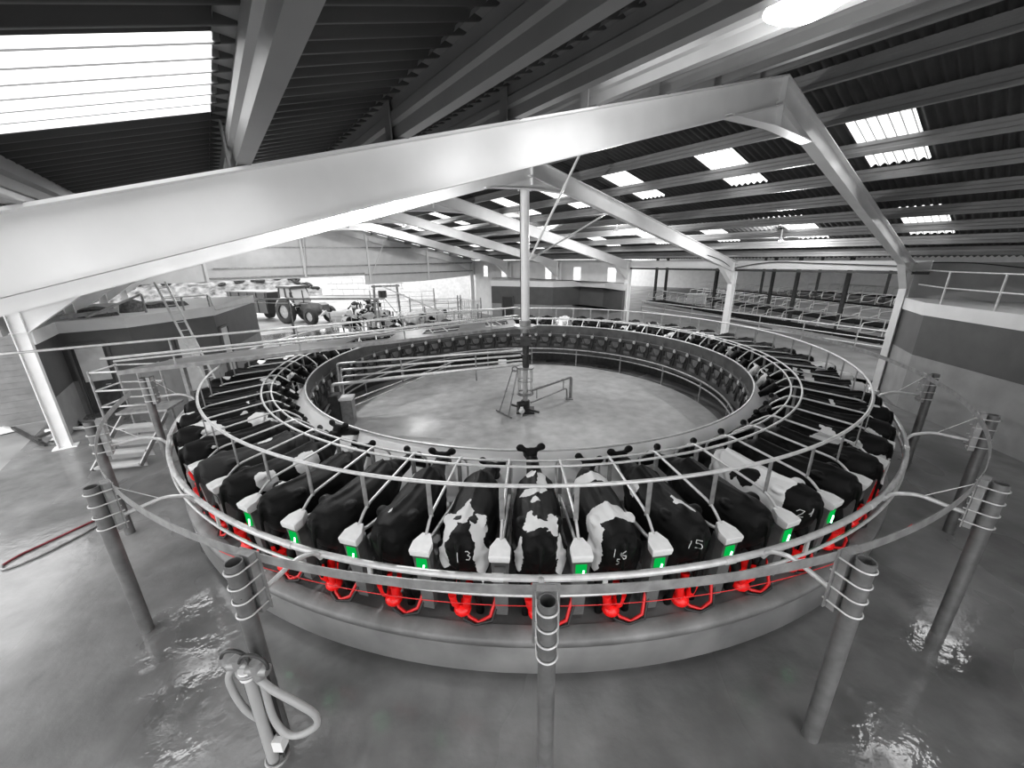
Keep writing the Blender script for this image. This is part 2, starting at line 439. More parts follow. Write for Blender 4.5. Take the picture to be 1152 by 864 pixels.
# gable wall: clad triangle above an open doorway, with rails and posts
m = MB()
gp = [B(GABLE, -12.2, 3.75), B(GABLE, 2.0, 3.78), B(GABLE, 2.0, 3.1), B(GABLE, 7.0, 3.15), B(GABLE, 12.2, 3.45), B(GABLE, 12.2, zb(12.2) + .2), B(GABLE, N0, zb(N0) + .2), B(GABLE, -12.2, zb(-12.2) + .2)]
m.extrude(gp, DV * .06)
struct('wall_back', m, M['clad'], 'pale clad gable wall above the open yard doorway', 'wall')
m = MB()
for n0, n1, z in ((-7.5, 11.8, 4.55), (-7.0, 6, 5.85), (-7.9, 2, 3.95), (2, 11.8, 3.85)): m.bar(B(GABLE - .12, n0, z), B(GABLE - .12, n1, z), .05, .1)
struct('trim_4', m, M['galv_dark'], 'horizontal cladding rails on the gable wall', 'beam')  # darker steel paints in the shade on these rails
m = MB()
for n in (-7.9, -2.2, 2.4, 7.4): m.bar(B(GABLE - .12, n, 3.75 if n < 2 else 3.2), B(GABLE - .12, n, zb(n)), .12, .14, NV)
m.bar(B(GABLE - .2, -2.2, 3.8), B(GABLE - .2, -1.9, zb(-2)), .05, .05); m.bar(B(GABLE - .2, 2.5, 3.8), B(GABLE - .2, 3.9, zb(4)), .05, .05)
struct('trim_3', m, M['white_steel'], 'posts on the gable wall', 'beam')

# low buildings: pale fascia over a dark band over grey render
def low_building(nm, poly, ztop, zf, zd, lab, roofdeck=True):
    def grow(p, g):
        c = sum((Vector((q[0], q[1], 0)) for q in p), Vector()) / len(p)
        return [Vector((q[0], q[1], 0)) + (Vector((q[0], q[1], 0)) - c).normalized() * g for q in p]
    m = MB(); m.m = 0; m.prism(poly, 0, zd); m.m = 1; m.prism(poly, zd + .001, zf); m.m = 2; m.prism(grow(poly, .06), zf + .001, ztop)
    return struct(nm, m, [M['wall_grey'], M['wall_dark'], M['fascia']], lab, 'building')
xy = lambda v: (v.x, v.y)
low_building('wall_office_right', [(13.35, 2.0), (12.54, .35), (11.95, -8.0), (21.5, -8.0)], 3.45, 3.07, 1.80, 'low block with pale fascia and dark band on the right')
CB = [(-2.4, 16.3), (1.85, 14.35), (4.43, 14.9), (5.65, 10.95), xy(B(5.3, 12.05)), xy(B(18, 12.05)), (-2.65, 20.5)]
low_building('wall_office_back', CB, 3.42, 3.05, 1.85, 'low block with pale fascia and dark band behind the far cows')
LB = [xy(B(9.2, -12.4)), xy(B(9.2, -10.4)), xy(B(11, -7.95)), xy(B(16.2, -6.1)), xy(B(16.4, -12.4))]
low_building('wall_office_left', LB, 3.22, 2.85, 1.22, 'low block with pale fascia and dark band on the left')
# wall from the left column to that block
m = MB(); m.m = 0; m.box(B(8.15, -12.18, .61), (2.3, .12, 1.22), AZ); m.m = 1; m.box(B(8.15, -12.18, 2.04), (2.3, .12, 1.63), AZ); m.m = 2; m.box(B(8.15, -12.14, 3.03), (2.3, .2, .37), AZ)
struct('wall_left_return', m, [M['wall_grey'], M['wall_dark'], M['fascia']], 'short dark-banded wall beside the left column', 'wall')
# doors
def door(nm, p, q, z1, panel, lab, glass=None):
    p = Vector((*p, 0)); q = Vector((*q, 0)); t = (q - p).normalized(); nrm = Vector((t.y, -t.x, 0)); L = (q - p).length
    ax = (t, nrm, Vector((0, 0, 1)))
    m = MB(); c = (p + q) / 2 + nrm * .03; m.box(c + Vector((0, 0, z1 / 2)), (L - .12, .04, z1 - .06), axes=ax)
    f = MB()
    for e in (p, q): f.box(e + nrm * .04 + Vector((0, 0, z1 / 2)), (.08, .1, z1), axes=ax)
    f.box((p + q) / 2 + nrm * .04 + Vector((0, 0, z1)), (L, .1, .08), axes=ax)
    o = struct(nm, m, M[panel], lab, 'door'); fr = obj('door_frame', f, M['wall_dark'], o)
    if glass:
        g = MB(); g.box(c + nrm * .03 + Vector((0, 0, (glass[0] + glass[1]) / 2)), (L - .24, .03, glass[1] - glass[0]), axes=ax); obj('door_window', g, M['white_panel'], o)
    h = MB(); h.tube([c + t * (L / 2 - .2) + nrm * .05 + Vector((0, 0, 1.0)), c + t * (L / 2 - .2) + nrm * .09 + Vector((0, 0, 1.0)), c + t * (L / 2 - .32) + nrm * .09 + Vector((0, 0, 1.0))], .012, 6); obj('door_handle', h, M['galv'], o)
def along(a, b, s0, s1):
    a = Vector((*a, 0)); b = Vector((*b, 0)); t = (b - a).normalized(); return xy(a + t * s0), xy(a + t * s1)
a, b = along(LB[0], LB[1], .45, 1.35); door('door_1', a, b, 2.45, 'dark', 'dark door with a pale glazed upper half beside the left column', (1.15, 2.3))
a, b = along(LB[1], LB[2], 1.35, 2.15); door('door_2', a, b, 2.25, 'white_panel', 'pale door behind the leaning ladder')
a, b = along(LB[2], LB[3], .15, 1.0); door('door_3', a, b, 2.3, 'white_panel', 'white door just right of the leaning ladder')
a, b = along(CB[0], CB[1], .9, 1.75); door('door_4', a, b, 2.35, 'tractor_dark', 'dark open doorway in the low block behind the far cows')

# ================================================================== THE ROTARY PLATFORM
NST = 59; STEP = 360 / NST; DIV0 = -91.97
plat = thing('rotary_platform', 'round turning milking platform with steel stall rails around an open centre', 'milking platform')
dk = MB(); dk.lathe([(6.5, .72), (8.83, .72), (8.83, .60), (6.5, .60)], seg=177, smooth=False); obj('deck', dk, M['deck'], plat)
kb = MB(); kb.lathe([(8.80, .735), (8.86, .74), (8.97, .70), (8.99, .67), (8.99, .60), (8.80, .60)], seg=177); obj('kerb', kb, M['kerb'], plat, 'paler rounded concrete rim of the deck')
sk = MB(); sk.lathe([(8.985, .60), (8.97, .16), (8.94, .13), (8.90, .16)], seg=177); obj('skirt', sk, M['skirt'], plat, 'smooth steel outer skirt')
bs = MB(); bs.lathe([(8.5, .6), (8.5, .0)], seg=120); bs.lathe([(6.9, .6), (6.9, 0)], seg=120); obj('base_ring', bs, M['dark'], plat)
inn = MB(); inn.lathe([(6.44, 1.85), (6.60, 1.62), (6.80, 1.38), (6.92, 1.22), (6.92, 1.0), (6.62, .72)], seg=177); obj('inner_sheet', inn, M['pale_sheet'], plat, 'pale curved sheet in front of the cows')
inb = MB(); inb.lathe([(6.42, 1.85), (6.40, 1.50), (6.46, 1.05), (6.46, .55)], seg=177); obj('inner_lining', inb, M['plate'], plat, 'dark plate facing the pit')
rim = MB(); rim.tube(arc(6.43, 0, 360 - 360 / 177, 1.86, 176), .022, 8, closed=True); obj('rim', rim, M['galv'], plat)
tr = MB(); tr.lathe([(6.925, 1.10), (6.96, 1.04), (7.03, 1.06), (7.08, 1.20), (7.09, .98), (6.93, .95)], seg=177); obj('feed_trough', tr, M['trough'], plat)
for R, z, r, nm in ((7.34, 2.07, .021, 'inner_ring_rail'), (7.14, 2.055, .019, 'inner_ring_rail'), (8.41, 2.43, .025, 'upper_ring_rail')):
    t = MB(); t.tube(arc(R, 0, 360 - 360 / 236, z, 235), r, 8, closed=True); obj(nm, t, M['galv'], plat)
# stall divider in the x-z plane (x = outward)
def smooth_path(pts, n=5):
    out = []
    for i in range(len(pts)):
        p = Vector(pts[i])
        if 0 < i < len(pts) - 1:
            a = Vector(pts[i - 1]); b = Vector(pts[i + 1]); ra = min(.12, (a - p).length / 2.2, (b - p).length / 2.2)
            p0 = p + (a - p).normalized() * ra; p1 = p + (b - p).normalized() * ra
            for k in range(n + 1):
                t = k / n; out.append(p0 * (1 - t) ** 2 + p * 2 * t * (1 - t) + p1 * t * t)
        else: out.append(p)
    return out
dv = MB(); dv.tube(smooth_path([(8.62, 0, 1.80), (8.42, 0, 1.965), (7.12, 0, 2.085), (6.80, 0, 1.80), (6.80, 0, 1.58), (7.05, 0, 1.46), (7.42, 0, 1.40)]), .019, 8)
lr = MB(); lr.tube(smooth_path([(8.60, .0, 1.72), (8.42, 0, 1.66), (7.16, 0, 1.50), (7.10, 0, .75)]), .024, 8)
ps = MB(); ps.box((8.41, 0, 2.19), (.014, .06, .50)); 
pi_ = MB(); pi_.box((7.22, 0, 1.80), (.05, .05, .52)); pi_.box((7.36, 0, 1.08), (.05, .05, .76))
lb = MB(); lb.tube([(8.5, 0, 1.15), (7.4, 0, 1.10)], .02, 8)
meshes = dict(divider=dv.mesh('stall_divider', M['galv']), lower=lr.mesh('lower_rail', M['galv']), post=ps.mesh('ring_post', M['galv_dark']),
              inner=pi_.mesh('inner_post', M['galv_dark']), brisket=lb.mesh('flank_rail', M['galv_dark']))
# control box: pentagon lid, short front face, tapering body with a light window
def loft_box(rings):
    m = MB(); n = len(rings[0])
    vs = [p for r in rings for p in r]; fs = [(i * n + j, i * n + (j + 1) % n, (i + 1) * n + (j + 1) % n, (i + 1) * n + j) for i in range(len(rings) - 1) for j in range(n)]
    fs += [tuple(range(n - 1, -1, -1)), tuple(range((len(rings) - 1) * n, len(rings) * n))]
    return m.add(vs, fs)
def pent(x0, x1, w, wi_, z0, z1, f=.5):   # point towards the inside (small x)
    xm = x0 + (x1 - x0) * f
    return [(x1, -w, z0), (x1, w, z0), (xm, w, z0 + (z1 - z0) * .5), (x0, wi_, z1), (x0, -wi_, z1), (xm, -w, z0 + (z1 - z0) * .5)]
bd = loft_box([[(8.72, -.07, .80), (8.72, .07, .80), (8.60, .07, .80), (8.55, .045, .80), (8.55, -.045, .80), (8.60, -.07, .80)],
               [(8.765, -.088, 1.32), (8.765, .088, 1.32), (8.64, .088, 1.32), (8.50, .055, 1.32), (8.50, -.055, 1.32), (8.64, -.088, 1.32)],
               pent(8.56, 8.80, .105, .05, 1.66, 1.68)])
ld = loft_box([pent(8.595, 8.805, .10, .05, 1.665, 1.685), pent(8.585, 8.835, .115, .055, 1.70, 1.72), pent(8.58, 8.845, .125, .055, 1.765, 1.79), pent(8.585, 8.84, .122, .05, 1.785, 1.83)])
gp_ = MB(); gp_.box((8.797, 0, 1.54), (.012, .13, .19))
gt = MB(); gt.tube([(8.808, .01, 1.44), (8.808, .03, 1.55)], .010, 6)
gd = MB(); gd.box((8.797, 0, 1.54), (.012, .13, .13))
meshes.update(box=bd.mesh('control_box', M['box']), lid=ld.mesh('box_lid', M['lid']), glow=gp_.mesh('status_light', M['green']), tube=gt.mesh('status_tube', M['green_tube']), off=gd.mesh('display_window', M['meter_dark']))
# milk meter set on the pit side
mb_ = MB(); mb_.box((6.385, 0, 1.475), (.05, .66, .03)); mb_.box((6.375, 0, 1.20), (.05, .44, .22)); mb_.box((6.37, .02, .93), (.05, .30, .12)); mb_.add([(6.39, .27, 1.47), (6.39, .39, 1.47), (6.37, .33, 1.62), (6.33, .33, 1.47)], [(0, 2, 3), (3, 2, 1), (0, 3, 1)])
mc = MB(); mc.torus((6.34, -.31, 1.42), .048, .022, (1, 0, 0), 16, 8); mc.cyl((6.36, -.31, 1.34), (6.36, -.31, 1.48), .036, 10)
mh = MB(); mh.tube([(6.34, -.31, 1.36), (6.30, -.25, 1.14), (6.33, -.1, 1.02), (6.35, .05, 1.12), (6.36, .12, 1.32)], .022, 6); mh.tube([(6.34, -.33, 1.34), (6.31, -.36, 1.1), (6.33, -.30, .85)], .03, 6); mh.cyl((6.34, .2, 1.36), (6.34, .2, 1.16), .05, 10)
meshes.update(meter=mb_.mesh('milk_meter', M['meter_dark']), jar=mc.mesh('meter_cup', M['meter']), hose=mh.mesh('meter_hose', M['rubber']))
def inst(name, key, parent, deg=None):
    o = bpy.data.objects.new(name, meshes[key])
    if deg is not None: o.rotation_euler = (0, 0, R_(deg))
    link(o, parent); return o
LIT = {-4, -3, -2, -1, 1, 2, 3, 4, 5}
for k in range(-29, 30):
    deg = DIV0 + STEP * k
    dvo = inst('stall_divider', 'divider', plat, deg)
    for nm, key in (('lower_rail', 'lower'), ('ring_post', 'post'), ('inner_post', 'inner'), ('flank_rail', 'brisket')): inst(nm, key, dvo)
    bx = inst('control_box', 'box', plat, deg); inst('box_lid', 'lid', bx)
    if k not in LIT: inst('display_window', 'off', bx)
    else: inst('status_light', 'glow', bx); inst('status_tube', 'tube', bx)
    mo = inst('milk_meter', 'meter', plat, deg + STEP * .5); inst('meter_cup', 'jar', mo); inst('meter_hose', 'hose', mo)

# pit: ring of wash pipes on short legs
pr = thing('ring_pipe', 'double ring of pipes on short legs around the pit edge', 'pipe', P(6.15, 90))
for z, nm in ((.78, 'upper_pipe'), (.58, 'lower_pipe')):
    t = MB(); t.tube(arc(6.17, 0, 360 - 2.5, z, 143), .032, 8, closed=True); obj(nm, t, M['galv_dark'], pr)
for i in range(18):
    t = MB(); t.box(P(6.17, i * 20 + 7, .39), (.05, .05, .78), R_(i * 20 + 7)); obj('leg', t, M['galv_dark'], pr)

# ================================================================== RUMP RAIL, POSTS, OUTER BAND
rail = thing('rump_rail', 'thick pale pipe rail with a thinner pipe below, behind the cows', 'rail', P(9.0, -90, 1.65))
t = MB(); t.tube(arc(9.01, -166, -2, 1.655, 140), .040, 12)
for a in range(-160, -4, 17): t.tube(arc(9.01, a - .4, a + .4, 1.655, 2), .047, 12)
obj('upper_pipe', t, M['galv'], rail)
t = MB(); t.tube(arc(9.03, -160, -8, 1.44, 140), .023, 10); obj('lower_pipe', t, M['galv'], rail)
for a in range(-156, -8, 17):
    t = MB(); t.box(P(9.03, a + 3.5, 1.55), (.03, .05, .22), R_(a)); obj('rail_hanger', t, M['galv'], rail)
band = MB(); band.lathe([(9.775, 2.335), (9.775, 2.235), (9.785, 2.235), (9.785, 2.335), (9.775, 2.335)], -152, 16, 150, False)
bo = solo('band_rail', band, M['galv_dark'], 'thin flat steel hoop carried on the tops of the outer posts', 'rail')
t = MB(); t.tube(arc(9.50, -112, -60, 1.80, 80), .0045, 5)
solo('trip_cord', t, M['red_hose'], 'thin red cord stretched between the outer posts above the kerb', 'cord')

POSTS = [-158.5, -140.7, -123.0, -105.8, -89.0, -72.0, -55.3, -37.6, -21.6]
PLAB = ['outer post left of the stalls, nearest the leaning ladder', 'galvanised round post at the left, beside the access steps', 'galvanised round post at the left, second from the access steps', 'short-looking clamped post behind the hose manifold',
        'clamped round post front and centre, before the unlit stall box', 'clamped leaning-looking post right of the front centre one', 'clamped round post standing in the puddle on the right',
        'outer post before the right-hand block, second from the pale column', 'outer post nearest the pale column on the right']
for deg, lab in zip(POSTS, PLAB):
    base = P(9.95, deg); a = R_(deg); rad = P(1, deg); tan = Vector((-rad.y, rad.x, 0)); up = Vector((0, 0, 1))
    po = thing('steel_post', lab, 'post', base, 'outer posts of the milking platform')
    m = MB(); n = 20; r = .078
    m.tube([base, base + up * 2.35], r, 24, caps=False); m.tube([base + up * 2.35, base + up * 2.0], r - .012, 24, caps=False)
    m.add([base + (rad * math.cos(2 * PI * i / 24) + tan * math.sin(2 * PI * i / 24)) * (r - (.012 if j else 0)) + up * 2.35 for j in (0, 1) for i in range(24)],
          [(i, (i + 1) % 24, 24 + (i + 1) % 24, 24 + i) for i in range(24)])
    m.box(base + up * 1.98, (.12, .12, .01), a)
    obj('pole', m, M['post'], po)
    q = MB(); c = base - rad * .12; q.box(c + up * 2.02, (.07, .17, .68), a); q.box(c - rad * .045 + up * 2.02, (.012, .24, .68), a); obj('mounting_plate', q, M['galv_dark'], po)
    for z in (1.76, 1.93, 2.10, 2.27):
        ub = MB(); pts = [base + up * z - rad * .20 + tan * .088]
        pts += [base + up * z + (rad * math.cos(t_) + tan * math.sin(t_)) * .088 for t_ in [PI / 2 - PI * i / 14 for i in range(15)]] + [base + up * z - rad * .20 - tan * .088]
        ub.tube(pts, .010, 6); obj('u_bolt', ub, M['galv'], po)
    ar = MB(); ar.tube(smooth_path([base - rad * .17 + up * 1.83, base - rad * .62 + up * 1.86, base - rad * .86 + up * 1.74, base - rad * .93 + up * 1.60], 6), .027, 10); obj('rail_arm', ar, M['galv'], po)
    br = MB(); br.tube([base - rad * .17 + up * 2.26, base - rad * .55 + up * 1.88], .006, 6); obj('wire_brace', br, M['galv'], po)
    bk = MB(); bk.box(base - rad * .16 + up * 2.30, (.03, .12, .10), a)
    for s in (-.03, .03): bk.cyl(base - rad * .14 + tan * s + up * 2.30, base - rad * .10 + tan * s + up * 2.30, .012, 8)
    obj('band_clip', bk, M['galv'], po)

# ================================================================== COWS
def cow_mesh(name, yaw=0., drop=0., neck_up=0., lift=0.):
    """standing dairy cow, nose towards +x, feet on z=0; one continuous body surface"""
    m = MB(); K = 20
    def ring(c, t, w, hu, hd, flat=1.0):
        c = Vector(c); t = Vector(t).normalized(); side = Vector((0, 0, 1)).cross(t)
        side = side.normalized() if side.length > 1e-3 else Vector((0, 1, 0)); u = t.cross(side)
        out = []
        for i in range(K):
            a = 2 * PI * i / K; ca, sa = math.cos(a), math.sin(a)
            ex = .82
            x = math.copysign(abs(ca) ** ex, ca) * w; y = math.copysign(abs(sa) ** ex, sa) * (hu if sa > 0 else hd)
            out.append(c + side * x + u * y)
        return out
    def loft(rings):
        vs = [p for r in rings for p in r]; fs = []
        for i in range(len(rings) - 1):
            for j in range(K): fs.append((i * K + j, i * K + (j + 1) % K, (i + 1) * K + (j + 1) % K, (i + 1) * K + j))
        fs.append(tuple(range(K - 1, -1, -1))); fs.append(tuple(range((len(rings) - 1) * K, len(rings) * K)))
        m.add(vs, fs, True)
    X = (1, 0, 0)
    T = [(-.86, 1.16, .10, .12, .16), (-.80, 1.12, .19, .24, .30), (-.70, 1.06, .245, .31, .36), (-.56, 1.02, .285, .365, .42), (-.42, .98, .30, .38, .43), (-.22, .95, .315, .39, .42),
         (.0, .94, .345, .40, .42), (.22, .95, .345, .39, .42), (.42, .98, .30, .39, .40), (.58, 1.02, .255, .37, .38), (.72, 1.03, .205, .30, .34), (.84, 1.03, .155, .22, .28)]
    loft([ring((x, 0, z), X, w, hu, hd) for x, z, w, hu, hd in T])
    # spine ridge and hip bones
    m.tube([(-.8, 0, 1.30), (-.5, 0, 1.375), (0, 0, 1.325), (.4, 0, 1.355), (.6, 0, 1.38)], [.03, .04, .035, .04, .05], 10)
    for s in (-1, 1):
        m.sphere((-.44, s * .235, 1.285), .085, 12, 8, (1.2, .8, .7)); m.sphere((-.80, s * .12, 1.17), .075, 10, 8)
        m.sphere((.50, s * .19, 1.08), .17, 12, 8, (.9, .6, 1.4))
    # neck
    c, s_ = math.cos(yaw), math.sin(yaw)
    def hd(x, y, z): x0 = .80; dx = x - x0; return Vector((x0 + dx * c - y * s_, dx * s_ + y * c, z))
    poll = hd(1.17, 0, 1.22 + neck_up)
    nk = [Vector((.62, 0, 1.10)), Vector((.82, 0, 1.10 + neck_up * .25)), hd(.98, 0, 1.13 + neck_up * .6), hd(1.10, 0, 1.16 + neck_up)]
    loft([ring(nk[i], (nk[min(i + 1, 3)] - nk[max(i - 1, 0)]), w, hu, hd_) for i, (w, hu, hd_) in enumerate([(.17, .24, .30), (.135, .19, .24), (.105, .14, .17), (.095, .10, .13)])])
    # head
    hv = Vector((math.cos(drop), 0, -math.sin(drop))); hv = Vector((hv.x * c, hv.x * s_, hv.z)); L = .52
    st = [(-.06, .075, .07, .09), (.0, .105, .085, .11), (.10, .115, .09, .12), (.20, .10, .085, .115), (.32, .078, .07, .09), (.42, .075, .062, .075), (.49, .08, .06, .065), (.53, .055, .045, .045)]
    loft([ring(poll + hv * t, hv, w, hu, hd_) for t, w, hu, hd_ in st])
    sd = Vector((-s_, c, 0)); upv = hv.cross(sd) * -1
    if upv.z < 0: upv = -upv
    for sg in (-1, 1):
        e0 = poll + sd * sg * .09 + upv * .05 - hv * .01
        m.sphere(e0 + sd * sg * .085 + upv * .035, .085, 12, 8, (.62 + .3 * abs(s_), .95 - .3 * abs(s_), .80))
        m.tube([e0 - sd * sg * .03, e0 + sd * sg * .07], [.035, .04], 8)
        m.sphere(poll + hv * .16 + sd * sg * .10 + upv * .03, .032, 8, 6)
    # legs
    for sg in (-1, 1):
        f = [(.52, .15, .86, .13), (.53, .155, .66, .098), (.54, .155, .48, .068), (.545, .155, .36, .058), (.545, .155, .20, .042), (.55, .155, .10, .05), (.565, .155, .05, .058), (.57, .155, .0, .064)]
        m.tube([(x, sg * y, z) for x, y, z, r in f], [r for *_, r in f], 12)
        h = [(-.56, .17, 1.0, .19), (-.58, .185, .82, .165), (-.60, .19, .66, .115), (-.69, .185, .50, .075), (-.73, .18, .41, .064), (-.71, .18, .28, .047), (-.68, .18, .14, .044), (-.65, .18, .06, .058), (-.64, .18, .0, .064)]
        m.tube([(x, sg * y, z) for x, y, z, r in h], [r for *_, r in h], 12)
    # udder, tail, dewlap
    m.sphere((-.40, 0, .60), .20, 14, 10, (1.1, .85, .8))
    for a in (-1, 1):
        for b in (-.5, -.3): m.tube([(b, a * .08, .48), (b, a * .085, .39)], [.026, .018], 8)
    m.tube([(-.80, 0, 1.28), (-.88, 0, 1.27), (-.915, 0, 1.15), (-.92, .01, .9), (-.91, .02, .65), (-.905, .02, .5), (-.9, .02, .36)], [.045, .04, .03, .026, .024, .04, .018], 8)
    me = m.mesh(name, [])
    tmp = bpy.data.objects.new('tmp', me); COL.objects.link(tmp)
    rm = tmp.modifiers.new('r', 'REMESH'); rm.mode = 'VOXEL'; rm.voxel_size = .021; rm.use_smooth_shade = True
    smo = tmp.modifiers.new('s', 'SMOOTH'); smo.factor = .5; smo.iterations = 5
    dg = bpy.context.evaluated_depsgraph_get(); dg.update()
    out = bpy.data.meshes.new_from_object(tmp.evaluated_get(dg)); out.name = name
    bpy.data.objects.remove(tmp); bpy.data.meshes.remove(me)
    out.polygons.foreach_set('use_smooth', [True] * len(out.polygons)); return out
POSES = [cow_mesh('cow_body', .12, .55, .20), cow_mesh('cow_body', .40, .75, -.04), cow_mesh('cow_body', -.40, .75, -.02), cow_mesh('cow_body', .12, .7, .05), cow_mesh('cow_body', -.15, .9, -.08), cow_mesh('cow_body', .55, .7, .0)]
FARPOSE = [1, 2, 3, 4, 4, 5]

def coat(name, white=(), black=(), seed=None, level=.6, base=.004, scale=1.5):
    """black hide with white patches: listed patches (x, y, z, rx, ry, rz) and/or a large-scale noise"""
    m = bpy.data.materials.new(name); n, l = nodes_of(m); b = n['Principled BSDF']
    tc = n.new('ShaderNodeTexCoord')
    nz = n.new('ShaderNodeTexNoise'); nz.inputs['Scale'].default_value = 6; nz.inputs['Detail'].default_value = 4; l.new(tc.outputs['Object'], nz.inputs['Vector'])
    sub = n.new('ShaderNodeVectorMath'); sub.operation = 'SUBTRACT'; sub.inputs[1].default_value = (.5, .5, .5); l.new(nz.outputs['Color'], sub.inputs[0])
    scl = n.new('ShaderNodeVectorMath'); scl.operation = 'SCALE'; scl.inputs['Scale'].default_value = .17; l.new(sub.outputs[0], scl.inputs[0])
    add = n.new('ShaderNodeVectorMath'); add.operation = 'ADD'; l.new(tc.outputs['Object'], add.inputs[0]); l.new(scl.outputs[0], add.inputs[1])
    def math_(op, a, bb):
        q = n.new('ShaderNodeMath'); q.operation = op
        for i, x in ((0, a), (1, bb)):
            if isinstance(x, (int, float)): q.inputs[i].default_value = x
            else: l.new(x, q.inputs[i])
        return q.outputs[0]
    def field(blobs):
        cur = None
        for x, y, z, rx, ry, rz in blobs:
            s1 = n.new('ShaderNodeVectorMath'); s1.operation = 'SUBTRACT'; s1.inputs[1].default_value = (x, y, z); l.new(add.outputs[0], s1.inputs[0])
            d1 = n.new('ShaderNodeVectorMath'); d1.operation = 'DIVIDE'; d1.inputs[1].default_value = (rx, ry, rz); l.new(s1.outputs[0], d1.inputs[0])
            ln = n.new('ShaderNodeVectorMath'); ln.operation = 'LENGTH'; l.new(d1.outputs[0], ln.inputs[0])
            cur = ln.outputs['Value'] if cur is None else math_('MINIMUM', cur, ln.outputs['Value'])
        return math_('LESS_THAN', cur, 1.0)
    w = None
    if white: w = field(white)
    if seed is not None:
        oi = n.new('ShaderNodeObjectInfo'); sp = n.new('ShaderNodeSeparateColor'); l.new(oi.outputs['Color'], sp.inputs[0])
        t = n.new('ShaderNodeTexNoise'); t.noise_dimensions = '4D'; t.inputs['Scale'].default_value = scale; t.inputs['Detail'].default_value = 2; t.inputs['Roughness'].default_value = .4
        l.new(add.outputs[0], t.inputs['Vector']); l.new(math_('MULTIPLY', sp.outputs[0], 60.0), t.inputs['W'])
        g = math_('GREATER_THAN', t.outputs['Fac'], sp.outputs[1]); w = g if w is None else math_('MAXIMUM', w, g)
    if black: w = math_('SUBTRACT', w, field(black)); w = math_('MAXIMUM', w, 0.0)
    mx = n.new('ShaderNodeMixRGB'); mx.inputs[1].default_value = (base, base, base, 1); mx.inputs[2].default_value = (.66, .66, .66, 1)
    if w is None: mx.inputs[0].default_value = 0
    else: l.new(w, mx.inputs[0])
    l.new(mx.outputs[0], b.inputs['Base Color']); b.inputs['Roughness'].default_value = .55; b.inputs['Specular IOR Level'].default_value = .14
    nb = n.new('ShaderNodeTexNoise'); nb.inputs['Scale'].default_value = 45; nb.inputs['Detail'].default_value = 3; l.new(tc.outputs['Object'], nb.inputs['Vector'])
    bp = n.new('ShaderNodeBump'); bp.inputs['Strength'].default_value = .12; bp.inputs['Distance'].default_value = .02; l.new(nb.outputs[0], bp.inputs['Height']); l.new(bp.outputs[0], b.inputs['Normal'])
    return m
COAT = coat('patched_hide', seed=1)
T_ = 1.35
HERO = {   # stall: (pose, white patches, black patches, base, label)
 -1: (4, [(-.42, .03, 1.36, .20, .10, .3), (-.58, .16, 1.25, .22, .11, .3), (-.56, -.17, 1.25, .22, .11, .3), (-.78, .26, 1.0, .13, .10, .40), (-.76, -.28, .95, .15, .11, .45), (-.28, .03, 1.36, .16, .045, .3)],
      [(-.52, .10, 1.33, .07, .05, .2), (-.50, -.11, 1.33, .09, .06, .2)], .004, 'black cow with a white wishbone patch on its rump, branded 13'),
 0: (0, [(.36, -.08, 1.36, .26, .07, .3), (.16, .10, 1.33, .08, .14, .3), (.62, .07, 1.35, .12, .09, .3), (-.05, .05, 1.35, .07, .06, .3), (-.50, .11, 1.33, .20, .07, .3), (-.52, -.16, 1.30, .22, .07, .3), (-.62, .0, 1.30, .10, .20, .2), (-.74, -.27, 1.0, .2, .06, .4), (-.75, .27, 1.0, .13, .06, .3)],
      [(-.72, .0, 1.2, .12, .13, .2)], .004, 'black cow front and centre with white shoulder flashes and a forked rump patch'),
 1: (2, [(.44, 0, 1.36, .10, .5, .4), (-.40, .02, 1.36, .20, .40, .38), (-.62, .27, 1.1, .18, .10, .4)], [(-.76, .0, 1.1, .26, .22, .5)], .004, 'black cow with a white rump saddle and white shoulder band, branded 16'),
 2: (3, [(-.34, -.03, 1.36, .12, .06, .2), (-.48, -.09, 1.33, .11, .035, .2), (.30, .26, 1.15, .10, .06, .2)], [], .004, 'black cow with a short white dash on its back, branded 15'),
 3: (5, [], [], .004, 'plain black cow left of the white one branded 24'),
 4: (1, [(.0, 0, 1.2, .78, .6, .8)], [(-.82, .0, 1.1, .30, .5, .6), (.02, .22, 1.25, .17, .14, .2), (.22, .25, 1.15, .08, .07, .14), (1.1, .1, 1.1, .42, .5, .5)], .004, 'mostly white cow with a black rump branded 24'),
 -2: (3, [(-.52, .06, 1.34, .05, .035, .2), (.45, .26, 1.1, .14, .05, .3)], [], .004, 'black cow left of the one branded 13, tiny white fleck on its rump'),
 -3: (2, [], [], .007, 'plain black cow, second to the left of the one branded 13'),
 -4: (1, [(-.42, .16, 1.30, .16, .035, .2)], [], .004, 'black cow with one thin white streak across the hip, left front'),
 -5: (0, [(-.36, -.26, 1.26, .17, .12, .3), (.31, -.26, 1.22, .22, .14, .3)], [], .004, 'black cow with a white hip patch and a white neck patch, left front'),
 -6: (4, [(.46, .24, 1.2, .16, .14, .4), (.18, -.02, 1.33, .14, .03, .2)], [], .03, 'brownish-grey cow with a white triangle behind the shoulder, left side'),
 -9: (1, [(.42, .2, 1.2, .07, .28, .4), (.30, -.32, 1.1, .08, .10, .25), (-.7, .0, 1.28, .3, .07, .1)], [], .004, 'black cow with a narrow white stripe over the shoulder, left side'),
 12: (1, [(.35, 0, 1.3, .22, .5, .5), (-.80, 0, 1.2, .35, .5, .5), (1.4, .2, 1.1, .2, .3, .3)], [(.40, .12, 1.3, .10, .13, .2)], .004, 'black cow with white shoulders and a white rump, right side'),
 27: (3, [(.2, 0, 1.2, 1.6, 1, 1)], [(1.65, .1, .9, .15, .3, .2)], .004, 'all-white cow on the far side, just right of the centre pole'),
}
CS = .95
COW = {}
